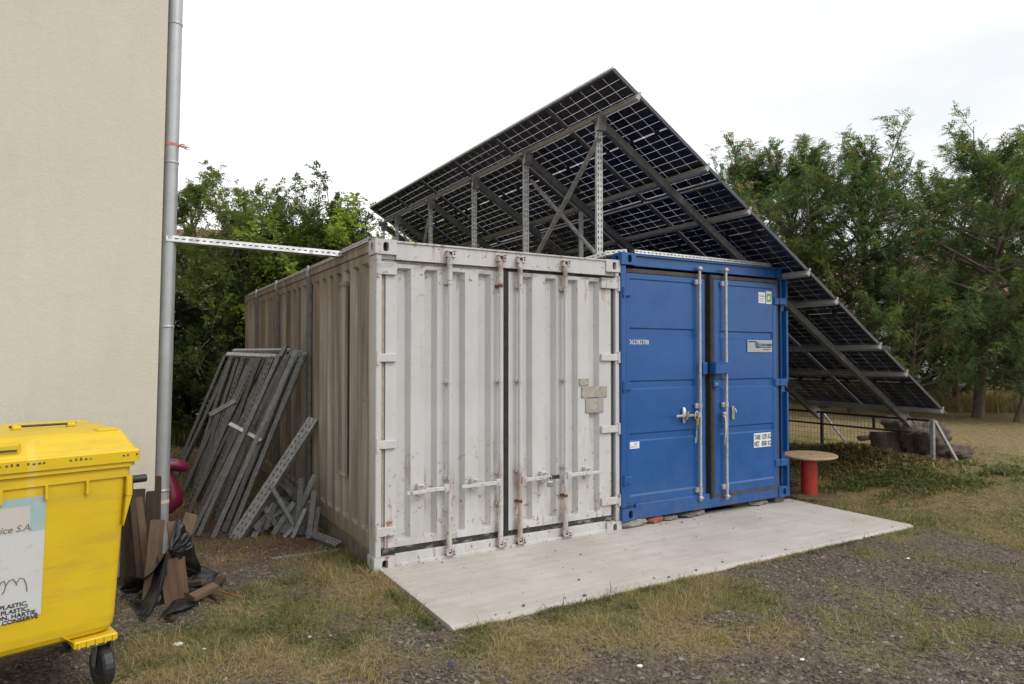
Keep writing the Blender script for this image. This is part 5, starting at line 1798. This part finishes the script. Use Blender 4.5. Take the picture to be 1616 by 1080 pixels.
def make_tree(seed, H, R, low, nl, twigs, per, frond, npair, leaf_l, leaf_w, seedpod=.03, stems=1, top_light=.25, droop=.35, trunk_r=.11, bush=False):
    rs = np.random.default_rng(seed)
    chains, FP, FD = [], [], []
    for s in range(stems):
        base = np.array([0, 0, -.1]) + (np.array([rs.normal(0, .25), rs.normal(0, .25), 0]) if stems > 1 else 0)
        lean = rs.normal(0, .10 if stems == 1 else .22, 2)
        k = 9
        tt = np.linspace(0, 1, k)
        TP = np.stack([base[0] + lean[0] * H * tt + .10 * np.sin(tt * 5 + rs.random() * 6) * (R / 2.5), base[1] + lean[1] * H * tt + .10 * np.sin(tt * 4 + rs.random() * 6) * (R / 2.5), base[2] + H * .88 * tt], 1)
        chains.append((TP, trunk_r * (1 - .82 * tt) * (1.25 - .5 * np.minimum(tt * 6, 1) * .5)))
        for i in range(nl):
            h = low + (1 - low) * (i + rs.random()) / nl
            q = min(h, .985) * (k - 1); i0 = int(q); p0 = TP[i0] + (TP[min(i0 + 1, k - 1)] - TP[i0]) * (q - i0)
            az = i * 2.399 + rs.normal(0, .4)
            hr = (h - low) / (1 - low)
            prof = (math.sin(math.pi * min(1, .18 + .82 * hr)) ** .75 if not bush else (1 - .55 * hr))
            ll = R * (.35 + .75 * prof) * rs.uniform(.72, 1.15)
            el = math.radians(rs.uniform(-6, 26) + 52 * hr ** 1.5)
            dv = np.array([math.cos(az) * math.cos(el), math.sin(az) * math.cos(el), math.sin(el)])
            m = 6
            lt = np.linspace(0, 1, m)
            LP = p0 + dv * (lt * ll)[:, None] + np.array([0, 0, .22 * ll]) * (lt ** 2)[:, None] * (1 - hr) + rs.normal(0, .05 * ll, (m, 3)) * lt[:, None]
            r0 = trunk_r * (.50 - .30 * hr)
            chains.append((LP, r0 * (1 - .85 * lt) + .004))
            for w in range(twigs):
                f = .25 + .75 * (w + rs.random()) / twigs
                q2 = min(f, .99) * (m - 1); j0 = int(q2); tp = LP[j0] + (LP[j0 + 1] - LP[j0]) * (q2 - j0)
                td = dv + rs.normal(0, .75, 3) + np.array([0, 0, .25]); td /= np.linalg.norm(td)
                tl = ll * rs.uniform(.18, .42)
                TW = tp + td * (np.linspace(0, 1, 4) * tl)[:, None] + np.array([0, 0, -.10 * tl]) * (np.linspace(0, 1, 4) ** 2)[:, None]
                chains.append((TW, np.linspace(r0 * .28, .004, 4)))
                fpos = rs.uniform(.15, 1.0, per)
                P = tp + td * (fpos * tl)[:, None] + rs.normal(0, .03, (per, 3))
                dd = td + rs.normal(0, .8, (per, 3)); dd[:, 2] += .12
                dd /= np.linalg.norm(dd, axis=1, keepdims=True)
                FP.append(P); FD.append(dd)
    FP, FD = np.concatenate(FP), np.concatenate(FD)
    n = len(FP)
    L = frond * rs.uniform(.65, 1.25, n)
    tint = rs.normal(.42, .17, n) + top_light * (vn3(FP, rs) - .5) * 1.6  # noise shifts the tint from clump to clump
    tint = np.clip(tint, 0, .93)
    pod = rs.random(n) < seedpod * 2 * (vn3(FP * .7 + 5, rs) > .5)
    tint[pod] = 1.0
    V, F, ti = fronds_np(rs, FP, FD, L, npair, leaf_l, leaf_w, droop, tint)
    TV, TF = tubes_np(chains, 7)
    return (V, F, ti), (TV, TF)

def vn3(P, rs):
    return (vnoise(P[:, 0] + P[:, 2] * .37, P[:, 1] - P[:, 2] * .53, 1.15) + vnoise(P[:, 2], P[:, 0] - P[:, 1], 1.3)) / 2

TREE_KIND = {}
def tree_kind(key, mat, **kw):
    (V, F, ti), (TV, TF) = make_tree(**kw)
    cm = from_arrays("crown", V, F, M[mat], {"tint": ti})
    tm = from_arrays("trunk", TV, TF, M['bark'], None, True)
    TREE_KIND[key] = (cm, tm)
tree_kind("feather_tall", 'leaf', seed=21, H=7.6, R=3.0, low=.23, nl=34, twigs=11, per=20, frond=.33, npair=8, leaf_l=.066, leaf_w=.031, seedpod=.05, trunk_r=.13, top_light=.5)
tree_kind("feather_wide", 'leaf', seed=34, H=6.7, R=3.2, low=.14, nl=32, twigs=11, per=20, frond=.33, npair=8, leaf_l=.066, leaf_w=.031, seedpod=.09, trunk_r=.12, top_light=.5)
tree_kind("dense_bush", 'leaf_dark', seed=47, H=4.6, R=2.2, low=.04, nl=28, twigs=10, per=14, frond=.22, npair=6, leaf_l=.065, leaf_w=.038, seedpod=0, stems=2, trunk_r=.06, bush=True)
tree_kind("fresh_tree", 'leaf_light', seed=55, H=5.4, R=2.0, low=.10, nl=26, twigs=8, per=10, frond=.26, npair=4, leaf_l=.14, leaf_w=.062, seedpod=0, trunk_r=.08, droop=.7, top_light=.6)
tree_kind("dark_tree", 'leaf_mid', seed=68, H=6.0, R=2.4, low=.10, nl=30, twigs=10, per=15, frond=.24, npair=6, leaf_l=.07, leaf_w=.040, seedpod=0, trunk_r=.10, top_light=.5)

def tree(key, x, y, s, rot, label, name="tree", cat="tree", group=None, sz=None):
    cm, tm = TREE_KIND[key]
    t = thing(name, label, cat, (x, y, float(ground_h(x, y))), group)
    t.rotation_euler.z = rot
    t.scale = (s, s, sz or s)
    link_mesh("trunk", tm, t)
    link_mesh("crown", cm, t)
    return t
def at(u, fwd, off=0):
    p = Vector((CAMP.x, CAMP.y, 0)) + Vector((_f.x, _f.y, 0)).normalized() * fwd + Vector((_r.x, _r.y, 0)) * ((u - 808) / 1077 * fwd)
    return p.x, p.y
GL = "trees behind the white container"
GR = "feathery trees behind the solar panels"
x, y = at(1548, 15.6); tree("feather_tall", x, y, .86, 5.0, "tall feathery tree whose brown trunk stands clear beyond the low panel corner", group=GR)
x, y = at(1650, 16.0); tree("feather_wide", x, y, .74, 2.0, "feathery tree cut by the frame edge beside the clear brown trunk", group=GR)
x, y = at(1400, 18.5); tree("feather_wide", x, y, .98, 4.1, "feathery tree with brown seed tufts and an open airy top, beyond the panels", group=GR)
x, y = at(1300, 19.0); tree("feather_tall", x, y, .93, 1.2, "feathery tree rising from behind the long right edge of the panels", group=GR)
x, y = at(1200, 20.0); tree("feather_wide", x, y, .98, 5.2, "feathery tree whose top shows just above the upper right edge of the panels", group=GR)
x, y = at(1480, 20.0); tree("feather_tall", x, y, .88, 3.3, "feathery tree filling the gap behind the clear brown trunk", group=GR)
x, y = at(1600, 21.0); tree("feather_tall", x, y, .82, 5.6, "feathery tree in the second row beyond the red-brown post", group=GR)
x, y = at(1425, 15.2); tree("feather_wide", x, y, .46, 1.1, "low feathery sapling hanging over the low panel corner", "sapling", "tree", GR)
x, y = at(1600, 14.6); tree("feather_tall", x, y, .42, 3.7, "low feathery sapling in front of the clear brown trunk", "sapling", "tree", GR)
x, y = at(1340, 17.0); tree("dark_tree", x, y, .72, 2.2, "dark low tree under the feathery crowns close behind the panel edge", group=GR)
x, y = at(1440, 19.5); tree("dense_bush", x, y, .62, .6, "dark bush under the trees just past the low panel corner", "bush", "bush")
x, y = at(1560, 22.5); tree("dense_bush", x, y, .60, 2.6, "dark bush behind the red-brown post under the trees", "bush", "bush")
x, y = at(1620, 20.5); tree("dense_bush", x, y, .50, 4.4, "dark bush under the trees at the frame edge beside the trunk", "bush", "bush")
x, y = at(1090, 21.5); tree("dark_tree", x, y, .9, .3, "dark tree hidden behind the solar panels, seen only through their gaps", group=GR)

x, y = at(290, 15.0); tree("dark_tree", x, y, .98, .9, "dark tree right beside the drainpipe, its top highest of the group behind the steel stack", group=GL)
x, y = at(325, 13.9); tree("dark_tree", x, y, .80, 5.2, "full green tree between the drainpipe and the rear of the steel stack", group=GL)
x, y = at(225, 14.5); tree("dark_tree", x, y, .9, 2.9, "dark tree mostly hidden behind the drainpipe and building", group=GL)
x, y = at(345, 14.6); tree("dense_bush", x, y, .98, 1.7, "dense dark bush behind the leaning steel channels", "bush", "bush", GL)
x, y = at(300, 14.0); tree("dense_bush", x, y, .80, 4.9, "dark shaded bush low behind the drainpipe", "bush", "bush", GL)
x, y = at(395, 16.8); tree("dark_tree", x, y, .72, 3.8, "mid green tree above the rear corner of the white container", group=GL)
x, y = at(440, 14.4); tree("fresh_tree", x, y, .86, .5, "light green tree with tall shoots above the pale strut", group=GL)
x, y = at(508, 14.8); tree("fresh_tree", x, y, .78, 2.4, "light green tree above the middle of the white container's side", group=GL)
x, y = at(572, 15.6); tree("fresh_tree", x, y, .84, 4.4, "light green tree with bright shoots by the far tip of the panels", group=GL)
x, y = at(640, 17.0); tree("fresh_tree", x, y, .80, 5.7, "light green tree half hidden behind the far end of the panels", group=GL)
x, y = at(470, 18.5); tree("dark_tree", x, y, .74, 1.4, "darker tree behind the light green shoots", group=GL)
x, y = at(380, 18.0); tree("dense_bush", x, y, 1.0, 2.0, "tall dark bush in the second row beyond the container's rear corner", "bush", "bush", GL)
x, y = at(720, 20.0); tree("dark_tree", x, y, .85, 3.0, "dark tree behind the array, seen between its posts", group=GL)
x, y = at(820, 21.0); tree("dense_bush", x, y, 1.1, 1.0, "dark bush far behind the two containers under the panels", "bush", "bush", GL)

# ------------------------------------------------------------------ far things seen through the leaves
def house(x, y, rot, w, d, h, roof_h, label, wall_m, nwin):
    t = thing("house", label, "house", (x, y, float(ground_h(x, y))))
    t.rotation_euler.z = rot
    mb = MB(); mb.box((-w / 2, -d / 2, -.5), (w / 2, d / 2, h)); wl_ = mb.build("wall", wall_m, t, local=True)
    mb = MB()
    e = .5
    mb.add([(-w / 2 - e, -d / 2 - e, h - .1), (w / 2 + e, -d / 2 - e, h - .1), (w / 2 + e, d / 2 + e, h - .1), (-w / 2 - e, d / 2 + e, h - .1), (-w / 2 - e, 0, h + roof_h), (w / 2 + e, 0, h + roof_h)],
           [(0, 1, 5, 4), (2, 3, 4, 5), (0, 4, 3), (1, 2, 5), (0, 3, 2, 1)])
    rf = mb.build("roof", M['roof_tile'], t, local=True)
    for k in range(nwin):
        xx = -w / 2 + w * (k + .5) / nwin
        mb = MB(); mb.box((xx - .55, -d / 2 - .06, h * .45), (xx + .55, -d / 2 - .002, h * .45 + 1.3), .01); wi = mb.build("window", M['far_wall'], t, local=True)
        mb = MB(); mb.box((xx - .46, -d / 2 - .075, h * .45 + .08), (xx - .03, -d / 2 - .061, h * .45 + 1.22)); mb.box((xx + .03, -d / 2 - .075, h * .45 + .08), (xx + .46, -d / 2 - .061, h * .45 + 1.22)); mb.build("pane", M['pane'], wi, local=True)
x, y = at(322, 34); house(x, y, -.45, 3.4, 6, 5.6, 2.4, "distant house with faded red roof seen above the dark trees", M['far_wall'], 2)
x, y = at(1500, 44); house(x, y, -.75, 16, 9, 5.2, 2.6, "distant pale house with red roof glimpsed through the feathery trees", M['far_wall'], 5)
x, y = at(1610, 36); house(x, y, -1.1, 9, 7, 3.2, 1.8, "low pale house behind the trees beside the clear brown trunk", M['far_wall'], 3)
x0, y0 = at(1455, 24); x1, y1 = at(1530, 24.5)
mb = MB()
d = Vector((x1 - x0, y1 - y0, 0)); mb.m = frame_mat((x0, y0, .2), (x1, y1, .2), (0, 0, 1)); mb.box((-.1, -.6, 0), (.1, .25, d.length), .01)
tag(mb.build("yard_wall", M['grey_wall']), "low grey wall under the trees beyond the low panel corner", "wall")
x, y = at(1507, 17.5); zz0 = float(ground_h(x, y))
mb = MB(); mb.box((x - .055, y - .055, zz0 - .1), (x + .055, y + .055, zz0 + 1.62), .008); mb.box((x - .07, y - .07, zz0 + 1.62), (x + .07, y + .07, zz0 + 1.65), .004)
tag(mb.build("iron_post", M['rust_post']), "red-brown iron post standing under the trees beside the trunk", "post")

# ------------------------------------------------------------------ gravel, grass, litter (uncountable)
def scatter(n, x0, x1, y0, y1, prob, rs):
    x = rs.uniform(x0, x1, n); y = rs.uniform(y0, y1, n)
    k = in_front(x, y) & (rs.random(n) < prob(x, y))
    # keep off the slab, the containers and the building
    k &= ~((x > 0.02) & (x < 5.04) & (y > -1.325 + .03 * (vnoise(x, y, 2.7) - .5)) & (y < 6.2))
    k &= ~((x < -1.52) & (y > .9))
    return x[k], y[k]

rs = np.random.default_rng(5)
def dens_fall(x, y, d0, d1): return 1 - .85 * sstep(d0, d1, np.hypot(x - CAMP.x, y - CAMP.y))
gx_, gy_ = scatter(190000, -3.2, 7.0, -3.8, 2.5, lambda x, y: np.clip(1.15 - turf_mask(x, y) * 1.05, .05, 1) * dens_fall(x, y, 3.0, 8.0), rs)
n = len(gx_)
octv = np.array([[1, 0, 0], [0, 1, 0], [-1, 0, 0], [0, -1, 0], [.1, .1, 1], [0, 0, -.6]], float)
octf = np.array([[0, 1, 4], [1, 2, 4], [2, 3, 4], [3, 0, 4]])
sz = rs.lognormal(math.log(.0085), .40, n).clip(.004, .019)
ang = rs.uniform(0, 6.28, n)
V = octv[None] * (1 + rs.normal(0, .22, (n, 6, 3)))
V = V * sz[:, None, None] * np.stack([rs.uniform(.8, 1.4, n), rs.uniform(.7, 1.1, n), rs.uniform(.45, .9, n)], 1)[:, None]
ca, sa_ = np.cos(ang)[:, None], np.sin(ang)[:, None]
VX = V[:, :, 0] * ca - V[:, :, 1] * sa_; VY = V[:, :, 0] * sa_ + V[:, :, 1] * ca
V = np.stack([VX + gx_[:, None], VY + gy_[:, None], V[:, :, 2] + (ground_h(gx_, gy_) + sz * .15)[:, None]], -1)
F = (octf[None] + (np.arange(n) * 6)[:, None, None]).reshape(-1, 3)
tint = np.clip(rs.normal(.45, .22, n), 0, .96); tint[rs.random(n) < .0012] = 1
me = from_arrays("gravel", V.reshape(-1, 3), F, M['gravel'], {"tint": np.repeat(tint, 6)})
tag(link_mesh("gravel", me), "loose dark gravel in front of the concrete", None, kind="stuff")

def blades(x, y, hgt, wid, lean, tint, rs, flat=False):
    n = len(x)
    z = ground_h(x, y) - .006
    az = rs.uniform(0, 6.28, n)
    h = hgt * rs.uniform(.45, 1.25, n)
    ln = lean * rs.uniform(.2, 1.3, n) * h
    d = np.stack([np.cos(az), np.sin(az), 0 * az], 1)
    s = np.stack([-np.sin(az + rs.normal(0, .7, n)), np.cos(az), 0 * az], 1) * (wid * rs.uniform(.6, 1.3, n))[:, None]
    P = np.stack([x, y, z], 1)
    m = P + d * (ln * .38)[:, None] + np.array([0, 0, 1.0]) * (h * .60)[:, None]
    t = P + d * ln[:, None] + np.array([0, 0, 1.0]) * (h * (.92 if not flat else .62))[:, None]
    V = np.stack([P - s * .5, P + s * .5, m + s * .38, m - s * .38, t], 1)
    q = np.array([[0, 1, 2, 3]]); 
    o = (np.arange(n) * 5)[:, None]
    F4 = (q + o)
    F3 = np.array([[3, 2, 4, 4]]) + o
    return V.reshape(-1, 3), F4, F3[:, :3], np.repeat(tint, 5)

def blades_obj(name, parts, mat, label):
    co, tri, ti, o = [], [], [], 0
    for V, F4, F3, t in parts:
        co.append(V); ti.append(t)
        tri.append(np.concatenate([F4[:, [0, 1, 2]], F4[:, [0, 2, 3]], F3]) + o)
        o += len(V)
    me = from_arrays(name, np.concatenate(co), np.concatenate(tri), mat, {"tint": np.concatenate(ti)})
    return tag(link_mesh(name, me), label, None, kind="stuff")

def tint_of(x, y, rs, dry=0.0):
    s = straw_mask(x, y)
    cl_ = fbm(x + 3, y + 8, 4.0, 3)
    return np.clip(rs.normal(.40, .15, len(x)) + .42 * s + 1.5 * (cl_ - .5) + dry, 0, .95)
parts = []
x, y = scatter(330000, -3.2, 7.5, -3.8, 3.0, lambda x, y: (turf_mask(x, y) ** 1.3) * dens_fall(x, y, 3.5, 9.0), rs)
parts.append(blades(x, y, .040 * (.55 + 1.1 * fbm(x, y, 6.0, 2)), .0035, 1.1, tint_of(x, y, rs), rs))
x, y = scatter(150000, -3.2, 8.5, -3.8, 4.0, lambda x, y: (turf_mask(x, y) ** 1.2) * .7 * (fbm(x, y, 5.2, 3) > .53) * (x < 5.4), rs)
parts.append(blades(x, y, .085, .0042, 1.1, tint_of(x, y, rs, -.06), rs))
# right hand lawn, farther
x, y = scatter(150000, 5.0, 16.0, -3.0, 9.0, lambda x, y: (.35 + .65 * turf_mask(x, y)) * (1 - .6 * sstep(9, 13, x)), rs)
kk = rs.random(len(x)) < .25 + .75 * sstep(.44, .58, fbm(x, y, 1.7, 3))
x, y = x[kk], y[kk]
parts.append(blades(x, y, .032, .0065, 1.5, tint_of(x, y, rs, .0 + .36 * sstep(7.3, 9.0, x)), rs))
# behind, by the hedge
x, y = scatter(30000, -3.5, 0.0, 2.8, 10.5, lambda x, y: .6 + 0 * x, rs)
parts.append(blades(x, y, .06, .007, 1.0, tint_of(x, y, rs, .12), rs))
# strays on the gravel and a fringe along the slab and container foot
x, y = scatter(26000, -3.2, 6.5, -3.8, 1.5, lambda x, y: .35 * (fbm(x + 7, y, 3.1, 3) > .55), rs)
parts.append(blades(x, y, .045, .0035, 1.2, tint_of(x, y, rs, .1), rs))
xe = rs.uniform(0.02, 5.0, 2600); ye = -1.36 - np.abs(rs.normal(0, .035, 2600))
kk = fbm(xe, ye, 2.6, 2) > .47
parts.append(blades(xe[kk], ye[kk], .045, .004, 1.1, tint_of(xe[kk], ye[kk], rs), rs))
ye = rs.uniform(-1.3, 3.0, 2200); xe = -.02 - np.abs(rs.normal(0, .05, 2200))
parts.append(blades(xe, ye, .055, .005, 1.1, tint_of(xe, ye, rs, -.1), rs))
blades_obj("grass", parts, M['blade'], "patchy half dry grass around the concrete")

# dry stalks lying flat
def stalks(x, y, ln, wid, tint, rs, zoff=.01):
    n = len(x)
    az = rs.uniform(0, 6.28, n); L = ln * rs.uniform(.4, 1.5, n)
    d = np.stack([np.cos(az), np.sin(az), rs.normal(.05, .12, n)], 1)
    s = np.stack([-np.sin(az), np.cos(az), 0 * az], 1) * wid
    P = np.stack([x, y, ground_h(x, y) + zoff * rs.uniform(.3, 1.6, n)], 1)
    m = P + d * (L * .5)[:, None] + np.stack([rs.normal(0, .1, n) * L, rs.normal(0, .1, n) * L, .05 * L], 1)
    t = P + d * L[:, None]
    V = np.stack([P - s * .5, P + s * .5, m + s * .5, m - s * .5, t], 1)
    o = (np.arange(n) * 5)[:, None]
    return V.reshape(-1, 3), np.array([[0, 1, 2, 3]]) + o, (np.array([[3, 2, 4]]) + o), np.repeat(tint, 5)
parts = []
x, y = scatter(110000, -3.2, 7.0, -3.8, 3.0, lambda x, y: (.12 + .75 * turf_mask(x, y)) * (.25 + .75 * straw_mask(x, y)), rs)
parts.append(stalks(x, y, .085, .0032, np.clip(rs.normal(.72, .10, len(x)), .4, .9), rs))
x, y = scatter(40000, 6.0, 17.0, -3.0, 10.0, lambda x, y: .4 + .5 * straw_mask(x, y), rs)
parts.append(stalks(x, y, .12, .006, np.clip(rs.normal(.74, .10, len(x)), .45, .95), rs, .02))
blades_obj("straw", parts, M['blade'], "dry stalks lying flat over gravel and grass")

# mown cuttings heaped on the right and brush behind the fence
parts = []
n = 20000
t_ = rs.random(n)
x = 6.0 + 2.6 * t_ + rs.normal(0, .35, n); y = .05 - 1.40 * t_ + rs.normal(0, .42, n)
k = (x > 5.6) & (fbm(x, y, 2.6, 3) > .50)
x, y = x[k], y[k]
zo = .06 * np.exp(-(((y - (.05 - 1.40 * (x - 6.0) / 2.6)) / .45) ** 2)) * fbm(x, y, 2.4, 2) * rs.random(len(x)) * 1.4
V, F4, F3, ti = blades(x, y, .060, .011, 2.2, np.clip(rs.normal(.22, .13, len(x)) + .35 * (rs.random(len(x)) < .25), 0, .9), rs, True)
V[:, 2] += np.repeat(zo, 5)
parts.append((V, F4, F3, ti))
blades_obj("grass_cuttings", parts, M['blade'], "green mown cuttings strewn on the lawn before the fence")
parts = []
n = 9000
x = rs.normal(7.25, .38, n); y = rs.normal(.75, .55, n)
zo = .16 * np.exp(-((x - 7.25) / .35) ** 2 - ((y - .75) / .6) ** 2) * rs.random(n)
V, F4, F3, ti = blades(x, y, .10, .020, 1.6, np.where(rs.random(n) < .55, np.clip(rs.normal(.93, .08, n), .7, 1.0), np.clip(rs.normal(.12, .1, n), 0, .5)), rs, True)
V[:, 2] += np.repeat(zo, 5)
parts.append((V, F4, F3, ti))
n = 260
x = rs.normal(6.5, .40, n); y = rs.normal(1.9, .5, n)
V, F4, F3, ti = blades(x, y, .22, .016, .9, np.clip(rs.normal(.16, .12, n), 0, .7), rs)
parts.append((V, F4, F3, ti))
blades_obj("brush", parts, M['blade'], "brown leaves and weeds heaped against the fence")

# undergrowth at the foot of the trees
parts = []
for (u0, u1, f0, f1, n, tn, hh) in ((1380, 1640, 17.0, 20.0, 9000, .9, .45), (230, 420, 12.8, 14.6, 7000, .35, .35)):
    uu = rs.uniform(u0, u1, n); ff = rs.uniform(f0, f1, n)
    l = (uu - 808) / 1077 * ff
    fx_, fy_ = Vector((_f.x, _f.y)).normalized()
    x = CAMP.x + fx_ * ff + _r.x * l; y = CAMP.y + fy_ * ff + _r.y * l
    parts.append(blades(x, y, hh, .014, .5, np.clip(rs.normal(tn, .1, n), 0, 1), rs))
blades_obj("undergrowth", parts, M['blade'], "dry brown undergrowth at the foot of the trees")

# dark crumbs and leaf bits on the slab
n = 900
x = rs.uniform(.05, 4.98, n); y = rs.uniform(-1.32, -.03, n)
k = rs.random(n) < np.where(y > -.12, .9, np.where(y < -1.26, .9, .13))
x, y = x[k], y[k]; n = len(x)
s = rs.lognormal(math.log(.0045), .5, n).clip(.002, .013)
V = octv[None] * (1 + rs.normal(0, .25, (n, 6, 3))) * s[:, None, None] * np.array([1.3, .8, .6])
V = V + np.stack([x, y, np.full(n, .008)], 1)[:, None]
F = (octf[None] + (np.arange(n) * 6)[:, None, None]).reshape(-1, 3)
me = from_arrays("crumbs", V.reshape(-1, 3), F, M['gravel'], {"tint": np.repeat(rs.uniform(0, .3, n), 6)})
tag(link_mesh("crumbs", me), "dark crumbs of soil scattered on the concrete", None, kind="stuff")
